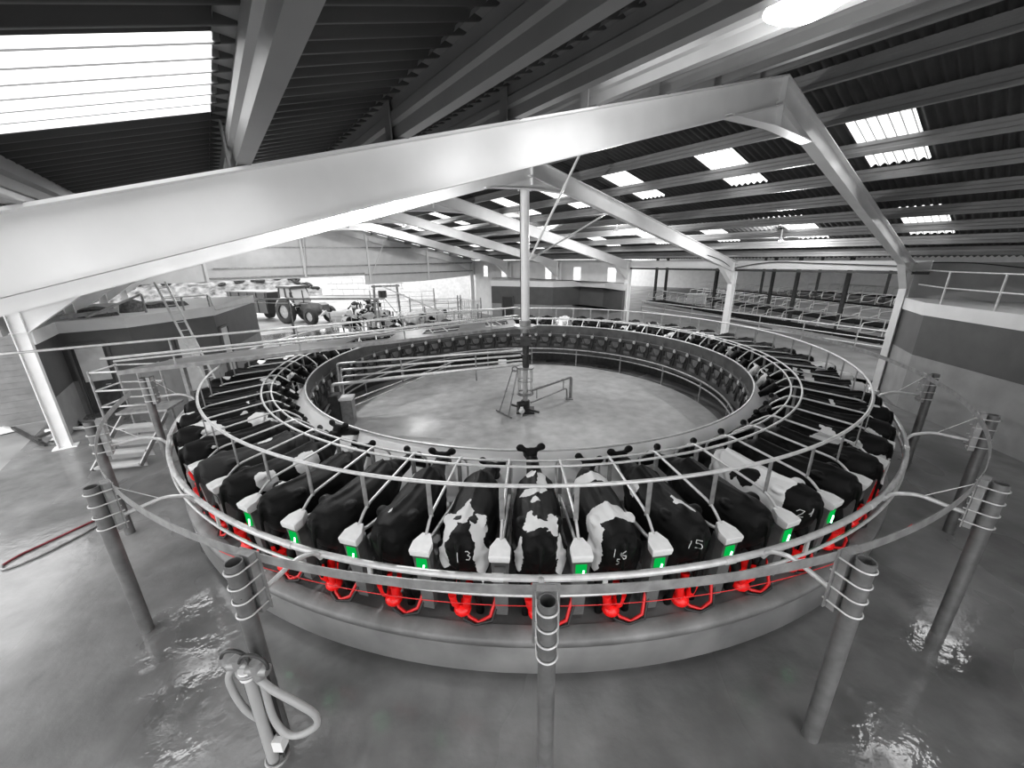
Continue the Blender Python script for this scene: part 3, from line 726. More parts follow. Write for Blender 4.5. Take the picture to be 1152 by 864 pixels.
EMPTY = {-26, -27, -28}
for s in range(-29, 30):
    if s in EMPTY: continue
    deg = DIV0 + STEP * (s + .5); jit = random.uniform(-.05, .05)
    if s in HERO:
        pose, wh, bl, base, lab = HERO[s]; me = POSES[pose].copy(); mt = coat('hide', wh, bl, None, base=base); jit = 0
    else:
        me = POSES[FARPOSE[random.randrange(6)]]; mt = COAT; lab = None
    if s in HERO: me.materials.clear()
    if not len(me.materials): me.materials.append(mt)
    o = bpy.data.objects.new('dairy_cow', me); o.scale = (CS, CS, CS)
    rr_ = random.random(); lv = random.choice([.66, .60, .63, .57, .70])
    o.color = (rr_, lv, 0, 1)
    look = 'black cow' if lv >= .66 else 'black cow with a few white patches' if lv >= .60 else 'black-and-white patched cow'
    if lab is None:
        if s > 0: lab = '%s, %s stall right of the cow branded 16' % (look, ORD[s - 1])
        else: lab = '%s, %s stall left of the cow branded 13' % (look, ORD[-s - 1])
    o.location = P(8.00 + jit, deg, .72); yw = random.uniform(-.05, .05) if s not in HERO else 0
    o.rotation_euler = (0, 0, R_(deg) + PI + yw)
    link(o); WORLD[o] = Vector(o.location); tag(o, lab, 'cow', 'cows on the rotary platform'); COW[s] = o

# brand numbers: digit strokes laid on the hide
SEG = {'1': [[(.5, 0), (.5, 1)]], '3': [[(.1, .95), (.6, 1), (.85, .78), (.45, .55), (.85, .3), (.6, 0), (.1, .06)]], '6': [[(.8, .95), (.35, .75), (.15, .3), (.4, 0), (.8, .12), (.8, .42), (.2, .4)]],
       '5': [[(.85, 1), (.2, 1), (.2, .58), (.65, .6), (.85, .3), (.6, 0), (.1, .05)]], '2': [[(.1, .8), (.4, 1), (.8, .8), (.7, .5), (.1, 0), (.9, 0)]], '4': [[(.7, 0), (.7, 1), (.1, .35), (.9, .35)]]}
def brand(s, txt, y0, z0, h, stack=False):
    cow = COW[s]; me = cow.data
    bv = BVHTree.FromPolygons([v.co for v in me.vertices], [p.vertices for p in me.polygons])
    mb = MB()
    for i, ch in enumerate(txt):
        for st in SEG[ch]:
            pts = []
            for a, b in zip(st[:-1], st[1:]):
                for k in range(5): pts.append((a[0] + (b[0] - a[0]) * k / 4, a[1] + (b[1] - a[1]) * k / 4))
            out = []
            for u, v in pts:
                y = y0 - (i * .95 + u * .6) * h * .8; z = z0 + v * h
                hit = bv.ray_cast(Vector((-1.6, y, z + .35)), Vector((1, 0, -.42)).normalized())
                if hit[0] is not None: out.append(hit[0] + hit[1] * .002)
            if len(out) > 2: mb.tube(out, .006, 5)
    o = bpy.data.objects.new('brand_number', mb.mesh('brand_number', M['brand'])); link(o, cow); o['label'] = 'white freeze-brand number ' + txt
brand(-1, '13', .03, .98, .14); brand(1, '16', .13, 1.02, .12); brand(1, '5', .07, .90, .09); brand(2, '15', .15, 1.02, .12); brand(4, '24', .23, 1.03, .12)

# ================================================================== MILKING CLUSTERS
cb_ = MB(); cb_.sphere((0, 0, .10), .11, 16, 10, (1, 1, .8)); cb_.cyl((0, 0, .12), (0, 0, .20), .06, 12)
cu = MB()
for i in range(4):
    a = PI / 4 + i * PI / 2; b = Vector((math.cos(a), math.sin(a), 0))
    cu.tube([Vector((0, 0, .14)) + b * .055, Vector((0, 0, .20)) + b * .09, Vector((0, 0, .25)) + b * .10, Vector((0, 0, .42)) + b * .13], [.022, .024, .050, .056], 12)
ch1 = MB(); ch1.tube([(0, .02, .10), (.08, .10, .05), (.13, .22, .03), (.10, .36, .10), (-.03, .43, .30), (-.10, .46, .62)], .022, 8)
ch2 = MB(); ch2.tube([(0, -.02, .08), (.10, .04, .03), (.16, .18, .02), (.13, .38, .06), (.0, .46, .25), (-.08, .47, .60)], .018, 8)
CL = dict(bowl=cb_.mesh('milking_cluster', M['red']), cups=cu.mesh('teat_cups', M['red']), hose=ch1.mesh('milk_hose', M['red_hose']), air=ch2.mesh('air_hose', M['rubber']))
for s in range(-12, 13):
    deg = DIV0 + STEP * (s + .46)
    o = bpy.data.objects.new('milking_cluster', CL['bowl']); o.location = P(8.68, deg, .72); o.rotation_euler = (0, 0, R_(deg) + random.uniform(-.1, .1)); link(o)
    for nm, k in (('teat_cups', 'cups'), ('milk_hose', 'hose'), ('air_hose', 'air')): link(bpy.data.objects.new(nm, CL[k]), o)
    where = {-1: 'behind the cow branded 13', 0: 'beside the front centre post', 1: 'behind the cow branded 16'}.get(s) or ('%s to the right of the cow branded 16' % ORD[s - 1] if s > 0 else '%s to the left of the cow branded 13' % ORD[-s - 1])
    tag(o, 'red milking cluster on the deck, ' + where, 'milking cluster', 'milking clusters on the deck')

# ================================================================== CENTRE OF THE PIT
cp = thing('centre_column', 'pale round column with dark pipe swivel and caged drive standing mid pit', 'column', (0, 0, 0))
m = MB(); m.tube([(0, .1, 3.05), (0, .1, 6.95)], .14, 24); m.box((0, .1, 6.85), (.4, .4, .02)); obj('upper_column', m, M['white_steel'], cp)
m = MB(); m.cyl((0, 0, 2.86), (0, 0, 2.93), .36, 24); m.cyl((0, 0, 2.93), (0, 0, 3.08), .18, 16); m.cyl((0, 0, 2.70), (0, 0, 2.86), .14, 16); obj('swivel_flange', m, M['galv_dark'], cp)
m = MB(); m.cyl((.02, 0, 1.52), (.02, 0, 2.75), .105, 16); m.box((.02, -.05, 2.45), (.34, .28, .30)); m.cyl((-.28, -.1, 2.42), (.36, -.1, 2.42), .09, 12); m.cyl((.02, 0, 1.95), (.02, 0, 2.0), .17, 16); obj('swivel_pipe', m, M['dark'], cp)
m = MB()
for zz in (.68, 1.10, 1.52): m.torus((0, 0, zz), .24, .016, (0, 0, 1), 24, 6)
m.cyl((0, 0, 1.52), (0, 0, 1.55), .29, 20); m.cyl((0, 0, .62), (0, 0, .66), .29, 20)
obj('cage_ring', m, M['galv_dark'], cp)
for i in range(6):
    t = MB(); a = i * PI / 3 + .3; t.cyl((.24 * math.cos(a), .24 * math.sin(a), .64), (.24 * math.cos(a), .24 * math.sin(a), 1.54), .018, 8); obj('cage_rod', t, M['galv'], cp)
m = MB(); m.cyl((0, 0, .3), (0, 0, 1.52), .085, 16); obj('drive_shaft', m, M['galv'], cp)
m = MB(); m.cyl((0, 0, 0), (0, 0, .38), .15, 16); m.cyl((-.25, -.15, .28), (.05, -.02, .28), .11, 12); m.box((0, 0, .03), (.6, .6, .05)); m.bar((-.5, .3, .12), (.45, -.42, .12), .05, .06); m.bar((-.1, -.5, .08), (-.1, -.1, .08), .08, .1); obj('drive_base', m, M['dark'], cp)
m = MB(); m.sphere((-.12, -.5, .2), .10, 12, 8); m.cyl((-.12, -.5, .0), (-.12, -.5, .16), .03, 8); m.box((-.12, -.5, .3), (.1, .1, .06)); obj('valve_head', m, M['lid'], cp, 'white valve at the foot')
for y, q, lab in ((.1, (1.2, -.78), 'long strut'), (.1, (0, 0), '')):
    m = MB()
    if q[0]: m.tube([(.14, .1, 4.9), B(-2.18, .02, 7.40)], .032, 8)
    else: m.tube([(.14, .1, 4.9), B(-.72, 2.68, 6.24)], .026, 8)
    obj('roof_strut', m, M['white_steel'], cp)
m = MB(); m.tube([(-.13, -.05, 2.95), (-.13, -.05, 6.9)], .012, 6); obj('cable', m, M['cable'], cp)

m = MB(); st = thing('folding_stand', 'slim two-legged stand leaning against the centre drive', 'stand', (-.72, -.33, 0))
for a, b in (((-.88, -.13, .02), (-.42, .02, 1.45)), ((-.56, -.52, .02), (-.26, -.14, 1.45))):
    t = MB(); t.tube([a, b], .022, 8); mid = (Vector(a) + Vector(b)) / 2; t.sphere(mid, .045, 8, 6); obj('stand_rail', t, M['galv_dark'], st)
t = MB(); t.tube([(-1.0, .03, .025), (-.45, -.66, .025)], .025, 8); obj('foot_bar', t, M['galv_dark'], st)
t = MB(); t.torus((-.34, -.06, 1.5), .09, .025, (0, 1, .2), 16, 6); t.tube([(-.42, .02, 1.45), (-.26, -.14, 1.45)], .02, 8); obj('head_loop', t, M['galv_dark'], st)

gn = thing('gooseneck_pipe', 'cranked double pipe running from the centre drive down to the pit floor', 'pipe', (1.65, 1.2, 0))
m = MB(); m.tube(smooth_path([(.18, .05, .72), (1.66, 1.22, .84), (1.66, 1.22, .0)], 6), .055, 10); obj('main_pipe', m, M['galv_dark'], gn)
m = MB(); m.tube(smooth_path([(.18, .0, .30), (1.50, 1.10, .46), (1.52, 1.12, .0)], 6), .03, 10); obj('lower_pipe', m, M['galv_dark'], gn)
m = MB()
for f in (.15, .85): 
    p = Vector((.18 + 1.4 * f, .05 + 1.12 * f, .36 + .13 * f)); m.bar(p, p + Vector((0, 0, .40)), .06, .03)
m.box((1.6, 1.17, .015), (.28, .2, .03)); obj('pipe_link', m, M['galv_dark'], gn)

pl = thing('pit_pipes', 'bundle of pale horizontal pipes running from the centre drive to the left pit edge', 'pipe', (-5.9, -.6, 0))
for i, (za, zb_, r, off, ex) in enumerate(((2.12, 1.80, .035, .0, -6.1), (1.95, 1.62, .035, -.12, -5.95), (1.66, 1.22, .055, -.42, -6.15), (1.80, 1.42, .03, -.2, -5.9))):
    t = MB(); t.tube(smooth_path([(-.1, .02, za), (ex, -.35 + off, zb_), (ex - .02, -.42 + off * 1.2, .0)], 6), r, 10); obj('long_pipe', t, M['galv'], pl)
for x0, y0, z0, x1, y1, z1 in ((-5.9, -.6, .55, -2.4, 1.0, 1.55), (-5.7, -.9, .45, -2.6, .7, 1.45)):
    t = MB(); t.tube([(x0, y0, z0), (x1, y1, z1)], .022, 8); obj('slanting_pipe', t, M['galv'], pl)
for x in (-1.6, -4.0):
    t = MB(); f = -x / 6.0; t.bar((x, -.35 * f - .1, 1.15), (x, -.35 * f - .1, 2.12 - .3 * f), .04, .04); obj('pipe_hanger', t, M['galv_dark'], pl)
m = MB(); m.box((-.75, .0, 1.72), (.26, .1, .16)); obj('pipe_tag', m, M['lid'], pl, 'white box clipped to the pipes')
cb = thing('control_cabinet', 'small steel cabinet with a pale sloping top at the left pit edge', 'cabinet', (-5.62, -1.0, 0))
m = MB(); m.box((-5.62, -1.0, .42), (.34, .42, .84), .2); obj('cabinet_body', m, M['galv_dark'], cb)
m = MB(); m.box((-5.62, -1.0, .87), (.40, .48, .06), .2); obj('cabinet_top', m, M['lid'], cb)
m = MB(); m.box((-5.95, -1.1, .5), (.3, .5, 1.0), .2); obj('cabinet_side', m, M['dark'], cb)

# ================================================================== OVERHEAD SERVICE BRIDGE ON THE LEFT
bg_ = thing('service_bridge', 'grey overhead bridge with openings and pipes, running from the left to the centre column', 'bridge', (-9.2, -3.4, 0))
Z = 2.60
nA, nB = Vector((-9.5, -3.96, Z)), Vector((-.25, 1.76, Z)); fA, fB = Vector((-9.2, -2.9, Z)), Vector((-.55, 3.9, Z))
def bp_(u, v): return nA.lerp(nB, u).lerp(fA.lerp(fB, u), v)
us = [0, .12, .44, .56, .66, .78, .88, .97, 1.0]; open_ = {2: 0, 4: 0, 6: 0}
m = MB()
def slab(u0, u1, v0, v1): 
    q = [bp_(u0, v0), bp_(u1, v0), bp_(u1, v1), bp_(u0, v1)]; m.extrude(q, (0, 0, -.05))
for i in range(len(us) - 1):
    if i in open_: slab(us[i], us[i + 1], 0, .3); slab(us[i], us[i + 1], .75, 1)
    else: slab(us[i], us[i + 1], 0, 1)
obj('bridge_deck', m, M['bridge'], bg_)
m = MB(); m.bar(nA + Vector((0, 0, -.04)), nB + Vector((0, 0, -.04)), .05, .10); obj('edge_beam', m, M['galv_dark'], bg_)
m = MB(); m.bar(fA + Vector((0, 0, -.04)), fB + Vector((0, 0, -.04)), .05, .10); obj('edge_beam', m, M['galv_dark'], bg_)
dirn = (nB - nA).normalized()
for dz, r, ext in ((.62, .028, 4.5), (.32, .034, .2), (.24, .026, .0)):
    t = MB(); t.tube([nA - dirn * ext + Vector((0, 0, dz)), nB + Vector((0, 0, dz + .06))], r, 8); obj('bridge_pipe', t, M['galv'], bg_)
for u in (.1, .35, .62, .9):
    t = MB(); t.bar(nA.lerp(nB, u), nA.lerp(nB, u) + Vector((0, 0, .64)), .03, .03); obj('pipe_stanchion', t, M['galv_dark'], bg_)
for i in (2, 4, 6):
    t = MB()
    for f in (.3, .7): t.tube([bp_(us[i] + (us[i + 1] - us[i]) * f, .3), bp_(us[i] + (us[i + 1] - us[i]) * (f - .2), .75)], .022, 6)
    obj('opening_bar', t, M['galv'], bg_)
for u in (.03,):
    t = MB(); t.bar(bp_(u, .9) - Vector((0, 0, Z)), bp_(u, .9) - Vector((0, 0, .05)), .1, .1); obj('bridge_leg', t, M['galv_dark'], bg_)

ac = thing('access_steps', 'pale steps with a tubular gate cage below the left end of the bridge', 'steps', (-10.3, -3.7, 0))
for i in range(4):
    t = MB(); t.box((-10.25, -3.95 + i * .26, .16 + i * .24), (.95, .26, .05), .25); t.box((-10.25, -3.83 + i * .26, .04 + i * .24), (.95, .02, .24), .25); obj('tread', t, M['concrete_pale'], ac)
for s in (-.50, .50):
    t = MB(); t.bar((-10.25 + s, -4.05 + s * .25, .1), (-10.25 + s, -2.95 + s * .25, 1.1), .04, .10); obj('side_string', t, M['galv_dark'], ac)
t = MB(); t.box((-10.5, -2.5, 1.14), (1.2, .8, .06), .25); obj('landing', t, M['galv_dark'], ac)
for x, y in ((-11.3, -3.05), (-10.2, -2.85), (-11.4, -2.25), (-10.3, -2.1)):
    t = MB(); t.tube([(x, y, 0), (x, y, 2.35)], .03, 8); obj('cage_post', t, M['galv_dark'], ac)
for z in (1.35, 1.8, 2.3):
    t = MB(); t.tube([(-11.3, -3.05, z), (-10.2, -2.85, z), (-10.3, -2.1, z), (-11.4, -2.25, z)], .026, 8, closed=True); obj('cage_rail', t, M['galv'], ac)

# leaning ladder and wires on the left block
la = thing('ladder', 'long pale ladder leaning over the roof edge of the left low block', 'ladder', B(8.6, -8.35))
p0, p1 = B(8.5, -8.35, 0), B(9.05, -9.2, 4.35); tn = (NV * .9 + DV * .35).normalized()
for s in (-.15, .15):
    t = MB(); t.bar(p0 + tn * s, p1 + tn * s, .03, .07); obj('stile', t, M['galv'], la)
for i in range(14):
    q = p0.lerp(p1, (i + .7) / 14.4); t = MB(); t.tube([q - tn * .15, q + tn * .15], .014, 6); obj('rung', t, M['galv'], la)
pi2 = thing('yard_pipe', 'long thick pale pipe crossing in front of the open gable doorway', 'pipe', B(19, -6))
m = MB(); m.tube([Vector((-19.47, 9.35, 3.0)), Vector((-7.46, 8.46, 3.0))], .05, 10); obj('pipe', m, M['galv'], pi2)
for f in (.12, .55, .97):
    q = Vector((-19.47, 9.35, 3.0)).lerp(Vector((-7.46, 8.46, 3.0)), f); t = MB(); t.bar((q.x, q.y, 0), q, .08, .08); obj('pipe_post', t, M['galv_dark'], pi2)
hr = thing('handrail', 'cranked handrail pipe along the roof edge of the left low block', 'rail', B(11, -8))
m = MB(); m.tube(smooth_path([B(9.4, -9.3, 3.75), B(11, -7.95, 3.7), B(11.1, -7.85, 3.05), B(15, -6.4, 2.95), B(19, -3, 2.3)], 5), .025, 8); obj('rail', m, M['galv'], hr)
for f in (B(10.2, -8.8), B(11, -8.0)):
    t = MB(); t.bar(f + Vector((0, 0, 3.2)), f + Vector((0, 0, 3.72)), .04, .04); obj('rail_post', t, M['galv_dark'], hr)

# scrap on the low roof, left
for i, (d, n, w, h, rz, lab, nm) in enumerate(((10.2, -11.2, 1.5, .35, .3, 'dark sheet of scrap lying on the left low roof', 'scrap_sheet'), (10.9, -10.3, .9, .5, 1.0, 'dark machine part on the left low roof', 'machine_part'), (12.4, -9.6, 2.0, .25, .8, 'pale-edged tarpaulin on the left low roof', 'tarpaulin'))):
    m = MB(); c = B(d, n, 3.22)
    pts = [(math.cos(2 * PI * k / 9) * w * .5 * random.uniform(.7, 1), math.sin(2 * PI * k / 9) * w * .32 * random.uniform(.7, 1)) for k in range(9)]
    rot = Matrix.Rotation(rz, 3, 'Z')
    bot = [c + rot @ Vector((x, y, .005)) for x, y in pts]; mid = [c + rot @ Vector((x * .85, y * .8, h * random.uniform(.5, .9))) for x, y in pts]; top = [c + Vector((0, 0, h))]
    m.add(bot + mid + top, [(k, (k + 1) % 9, 9 + (k + 1) % 9, 9 + k) for k in range(9)] + [(9 + k, 9 + (k + 1) % 9, 18) for k in range(9)])
    solo(nm, m, M['junk'], lab, 'scrap', c)
m = MB(); a, b = B(9.6, -11.4, 3.25), B(10.2, -9.9, 3.9); m.bar(a, b, .07, .07); m.bar(B(10.2, -9.9, 3.23), b, .05, .05); solo('propped_bar', m, M['galv_dark'], 'grey bar propped up on the left low roof', 'bar', a)
m = MB(); m.bar(B(9.7, -12.0, 3.3), B(9.9, -10.6, 3.42), .14, .12); solo('roof_plank', m, M['wood'], 'pale plank laid on the left low roof beside the column', 'plank', B(9.7, -12, 3.3))

# scrap by the left column
for nm, p, q, w, mt, lab in (('steel_bar', (-16.3, -1.5, .06), (-14.0, -2.6, .06), .09, 'dark', 'longer black bar lying on the floor by the left column'), ('steel_bar', (-14.7, -1.6, .05), (-13.9, -2.75, .30), .09, 'dark', 'shorter black bar tilted against the left column foot'),
                             ('steel_bar', (-15.4, -.7, .06), (-14.2, -1.2, .10), .10, 'galv_dark', 'grey bar behind the black ones by the left column')):
    m = MB(); m.bar(p, q, w, w * .8); m.bar(Vector(q) - Vector((.25, -.1, 0)), Vector(q) + Vector((.25, -.1, 0)), w * .8, w * .7); solo(nm, m, M[mt], lab, 'bar', p)
for p, q, r, lab in (((-14.9, -1.75, .06), (-13.95, -1.5, .06), .06, 'white plastic pipe lying by the left column, farther from the camera'), ((-14.2, -1.95, .07), (-13.75, -2.55, .07), .07, 'white plastic pipe lying by the left column, nearer the camera')):
    m = MB(); m.tube([p, q], r, 12, caps=False); m.tube([p, q], r * .8, 12, caps=False); solo('plastic_pipe', m, M['lid'], lab, 'pipe', p)
m = MB(); m.add([(-17.2, -1.1, .01), (-16.0, -1.6, .01), (-16.2, -1.95, .02), (-17.4, -1.5, .02), (-16.6, -1.5, .06)], [(0, 1, 4), (1, 2, 4), (2, 3, 4), (3, 0, 4), (3, 2, 1, 0)]); solo('board_offcut', m, M['lid'], 'pale board offcut lying near the boarded wall', 'board', (-16.6, -1.5, 0))

# hose on the floor at the left
hp = [(-8.75, -5.9), (-8.85, -6.15), (-9.0, -6.6), (-9.12, -6.95), (-9.12, -7.2), (-8.95, -7.28), (-8.75, -7.0), (-8.6, -6.5), (-8.55, -6.1)]
ho = thing('floor_hose', 'looped hose on the wet floor at the left, half red and half grey', 'hose', (-8.9, -6.6, 0))
def spline(pts, n=6):
    out = []; P_ = [Vector(p) for p in pts]
    for i in range(len(P_) - 1):
        a, b, c, d = P_[max(i - 1, 0)], P_[i], P_[i + 1], P_[min(i + 2, len(P_) - 1)]
        for k in range(n):
            t = k / n; out.append(.5 * ((2 * b) + (c - a) * t + (2 * a - 5 * b + 4 * c - d) * t * t + (3 * b - a - 3 * c + d) * t ** 3))
    return out + [P_[-1]]
t = MB(); t.tube(spline([(x, y, .02) for x, y in hp[:5]]), .02, 8); obj('red_half', t, M['red_dull'], ho, 'red half of the hose')
t = MB(); t.tube(spline([(x, y, .02) for x, y in hp[4:]]), .02, 8); obj('grey_half', t, M['galv_dark'], ho, 'grey half of the hose')

# ================================================================== HOSE MANIFOLD (front left)
hm = thing('hose_manifold', 'valve manifold with pale pipe and looping clear hoses on the front left post', 'manifold', (-2.66, -9.82, 0))
t = MB(); t.box((-2.60, -9.79, .72), (.20, .03, 1.30), .1); t.box((-2.69, -9.80, .72), (.03, .08, 1.30), .1); t.box((-2.51, -9.80, .72), (.03, .08, 1.30), .1); obj('back_plate', t, M['dark'], hm)
t = MB(); t.tube([(-2.60, -9.87, .10), (-2.59, -9.87, 1.34)], .052, 14); obj('sight_pipe', t, M['clear_hose'], hm)
t = MB(); t.cyl((-2.59, -9.87, 1.32), (-2.59, -9.87, 1.42), .075, 14); obj('pipe_cap', t, M['lid'], hm); t = MB(); t.box((-2.50, -9.85, .36), (.10, .10, .14)); obj('end_fitting', t, M['lid'], hm)
for dx, dy in ((-.10, -.02), (.10, -.06)):
    t = MB(); c = Vector((-2.58 + dx, -9.82 + dy, 1.46)); t.cyl(c - Vector((0, 0, .14)), c + Vector((0, 0, .05)), .055, 12); t.cyl(c - Vector((.1, 0, .05)), c + Vector((.1, 0, -.05)), .05, 12); obj('valve', t, M['galv_dark'], hm)
    h = MB(); h.tube([c + Vector((.13 * math.cos(a), -.03, .04 + .13 * math.sin(a))) for a in [PI * k / 12 for k in range(-1, 12)]], .017, 6); obj('valve_handle', h, M['tractor_dark'], hm)
for z_ in (1.38, .12):
    t = MB(); t.torus((-2.58, -9.84, z_), .10, .02, (0, 0, 1), 16, 6); obj('clamp', t, M['galv_dark'], hm)
t = MB(); t.tube(spline([(-2.52, -9.88, 1.33), (-2.36, -9.92, 1.22), (-2.14, -9.92, 1.03), (-2.03, -9.90, .86), (-2.05, -9.88, .68), (-2.22, -9.88, .54), (-2.38, -9.88, .54), (-2.48, -9.86, .70), (-2.50, -9.85, .95), (-2.49, -9.85, 1.25)]), .034, 10); obj('clear_hose', t, M['clear_hose'], hm)
t = MB(); t.tube(spline([(-2.72, -9.84, 1.42), (-2.80, -9.86, 1.28), (-2.80, -9.86, 1.08), (-2.74, -9.86, .84), (-2.64, -9.84, .66)]), .032, 10); obj('clear_hose', t, M['clear_hose'], hm)

# ================================================================== LAMPS
LAMP_POWER = 1.5
LAMPS = [(-8.58, -4.86, 6.34, .20, 'large glowing high-bay lamp near the top of the picture', 70), (5.89, 4.12, None, .11, 'small lamp under the roof beside the centre column', 420), (1.37, 5.83, None, .11, 'small lamp under the roof above the second right column', 420),
         (-3.81, 8.08, None, .08, 'small lamp under the lowest purlins, right of the second right column', 260), (14.0, 2.0, None, .10, 'small lamp far back under the roof, left of the centre column', 420),
         (-1.6, -4.9, None, .11, 'unseen lamp added for more light under the left slope, behind the near rafter', 420), (5.0, -5.9, None, .11, 'unseen lamp added for more light under the left slope, second bay', 420), (17.0, -5.0, None, .11, 'unseen lamp added for more light under the left slope near the gable', 420)]  # left-slope lamps are unseen, added to brighten the interior
for d, n, z, r, lab, pw in LAMPS:
    if z is None: z = zb(n) - .10
    c = B(d, n, z)
    o = thing('ceiling_lamp', lab, 'lamp', c)
    m = MB(); m.lathe([(.02, z + .09), (r * .5, z + .08), (r, z - r * .35), (r * .97, z - r * .36), (r * .48, z + .06)], seg=24, c=(c.x, c.y)); m.cyl((c.x, c.y, z + .08), (c.x, c.y, zb(n) + .25), .02, 8); obj('lamp_shade', m, M['white_steel'], o)
    m = MB(); m.sphere((c.x, c.y, z - r * .25), r * .93, 20, 10, (1, 1, .45)); obj('lamp_globe', m, M['lamp'], o)
    L = bpy.data.lights.new('lamp_light', 'POINT'); L.energy = pw * LAMP_POWER; L.shadow_soft_size = r; lo = bpy.data.objects.new('lamp_light', L); lo.location = (0, 0, -r * .25 - r * .6); link(lo, o)

# railing on the right-hand low roof
rg = thing('roof_railing', 'tubular railing along the roof edge of the right-hand low block', 'railing', (12.5, -.1, 3.45))
RP = [(13.2, 1.5), (12.52, -.06), (12.42, -1.58), (12.30, -3.1), (12.18, -4.6)]
for x, y in RP[1:]:
    t = MB(); t.tube([(x, y, 3.45), (x, y, 4.40)], .026, 8); obj('rail_post', t, M['galv'], rg)
for z in (4.40, 3.93):
    t = MB(); t.tube([(x, y, z) for x, y in RP], .022, 8); obj('rail_pipe', t, M['galv'], rg)
t = MB(); t.tube(spline([B(-.7, 11.6, 4.35), B(-2.2, 11.7, 4.62), B(-4, 11.7, 4.58), B(-6.4, 11.65, 4.5)]) , .018, 6); t.tube(spline([B(-.7, 11.6, 4.35), B(-.75, 10.4, 4.72), B(-.75, 9.2, 4.95)]), .016, 6); t.tube(spline([B(-6.7, 11.9, 4.6), B(-8, 12.05, 4.6), B(-10, 12.05, 4.35), B(-12, 12.05, 4.3)]), .018, 6)
solo('eave_cable', t, M['cable'], 'black cable looped along the right eave beam', 'cable', B(-.7, 11.6, 4.35))

# ================================================================== CUBICLE SHED BEYOND THE RIGHT SIDE
m = MB(); m.add([B(-24, 12.3, .0), B(24, 12.3, .0), B(24, 70, .0), B(-24, 70, .0)], [(0, 3, 2, 1)]); struct('floor_cubicle_shed', m, M['shed_floor'], 'dark floor of the open cubicle shed on the right', 'floor')
m = MB()
for na, nb_ in ((17, 35), (39, 60)): m.extrude([B(-26, na, 5.35), B(30, na, 5.35), B(30, nb_, 6.2), B(-26, nb_, 6.2)], (0, 0, .06))
struct('ceiling_cubicle_shed', m, M['roof'], 'roof over the cubicle shed', 'roof')
m = MB(); m.bar((-2, 76, 2.6), (66, 14, 2.6), .1, 5.2); struct('wall_cubicle_shed', m, M['clad'], 'pale far wall of the cubicle shed', 'wall')
ROWS = [((13.0, 31.5), (20.3, 4.0), 'nearest row of cubicle loops and black mats in the shed on the right'), ((18.4, 34.0), (25.3, 4.5), 'second row of cubicle loops and black mats in the shed'), ((24.6, 46.0), (35.5, 8.0), 'third row of cubicle loops and black mats in the shed'), ((31.0, 52.0), (45.0, 16.0), 'farthest row of cubicle loops and black mats in the shed')]
for (a, b, lab) in ROWS:
    a = Vector((*a, 0)); b = Vector((*b, 0)); t = (b - a).normalized(); nr = Vector((-t.y, t.x, 0)); L = (b - a).length
    if nr.x < 0: nr = -nr
    row = thing('cubicle_row', lab, 'cubicles', a.lerp(b, .5)); ax = (t, nr, Vector((0, 0, 1)))
    m = MB(); m.box(a.lerp(b, .5) + nr * 1.1 + Vector((0, 0, .11)), (L, 2.2, .22), axes=ax); obj('kerb', m, M['wall_grey'], row)
    k = int(L / 1.25)
    for i in range(k):
        c = a.lerp(b, (i + .5) / k); m = MB(); m.box(c + nr * 1.1 + Vector((0, 0, .25)), (1.12, 1.9, .06), axes=ax); obj('mat', m, M['mat_black'], row)
        c = a.lerp(b, i / k)
        lp = MB(); lp.tube(smooth_path([c + nr * 2.2 + Vector((0, 0, .22)), c + nr * 2.2 + Vector((0, 0, 1.25)), c + nr * .55 + Vector((0, 0, 1.15)), c + nr * .45 + Vector((0, 0, .62)), c + nr * 1.3 + Vector((0, 0, .55)), c + nr * 2.2 + Vector((0, 0, .75))], 4), .03, 6); obj('divider_loop', lp, M['galv'], row)
    m = MB(); m.tube([a + nr * 2.1 + Vector((0, 0, 1.25)), b + nr * 2.1 + Vector((0, 0, 1.25))], .03, 6); obj('neck_rail', m, M['galv'], row)
for i, (x, y) in enumerate([(20.6, 21.9), (19.3, 16.9), (23.4, 17.6), (33.3, 25.7), (30.4, 30.5), (27.6, 35.5), (14.3, 32.2), (15.5, 32.5), (17.4, 25.0), (20.7, 14.2), (24.5, 40)]):
    m = MB(); r = .11
    m.ibeam((x, y, 0), (x, y, 5.2), .24, .2, up=NV)
    o = bpy.data.objects.new('pillar_shed', m.mesh('pillar_shed', M['dark'])); link(o); tag(o, 'dark steel post of the cubicle shed, %s from the left' % ORD[[14.3, 15.5, 17.4, 24.5, 27.6, 20.6, 19.3, 30.4, 23.4, 33.3, 20.7].index(x) + 1], 'post', None, 'structure')
fe = thing('passage_fence', 'pale two-rail fence between the platform and the cubicle rows', 'fence', (15.9, 14.4, 0))
a, b = Vector((10.2, 22.6, 0)), Vector((18.7, 6.2, 0))
for z, r in ((1.2, .04), (.75, .03), (.4, .03)):
    t = MB(); t.tube([a + Vector((0, 0, z)), b + Vector((0, 0, z))], r, 8); obj('fence_rail', t, M['galv'], fe)
for i in range(8):
    q = a.lerp(b, i / 7); t = MB(); t.tube([q, q + Vector((0, 0, 1.2))], .035, 8); obj('fence_post', t, M['galv_dark'], fe)
# feed troughs seen between the posts
for x, y, lab in ((18.2, 30.5, 'white-topped water trough between the shed posts'),):
    m = MB(); m.box((x, y, .45), (1.8, .6, .9), -.6); m.box((x, y, .95), (1.9, .7, .12), -.6); solo('water_trough', m, M['lid'], lab, 'trough', (x, y, 0))

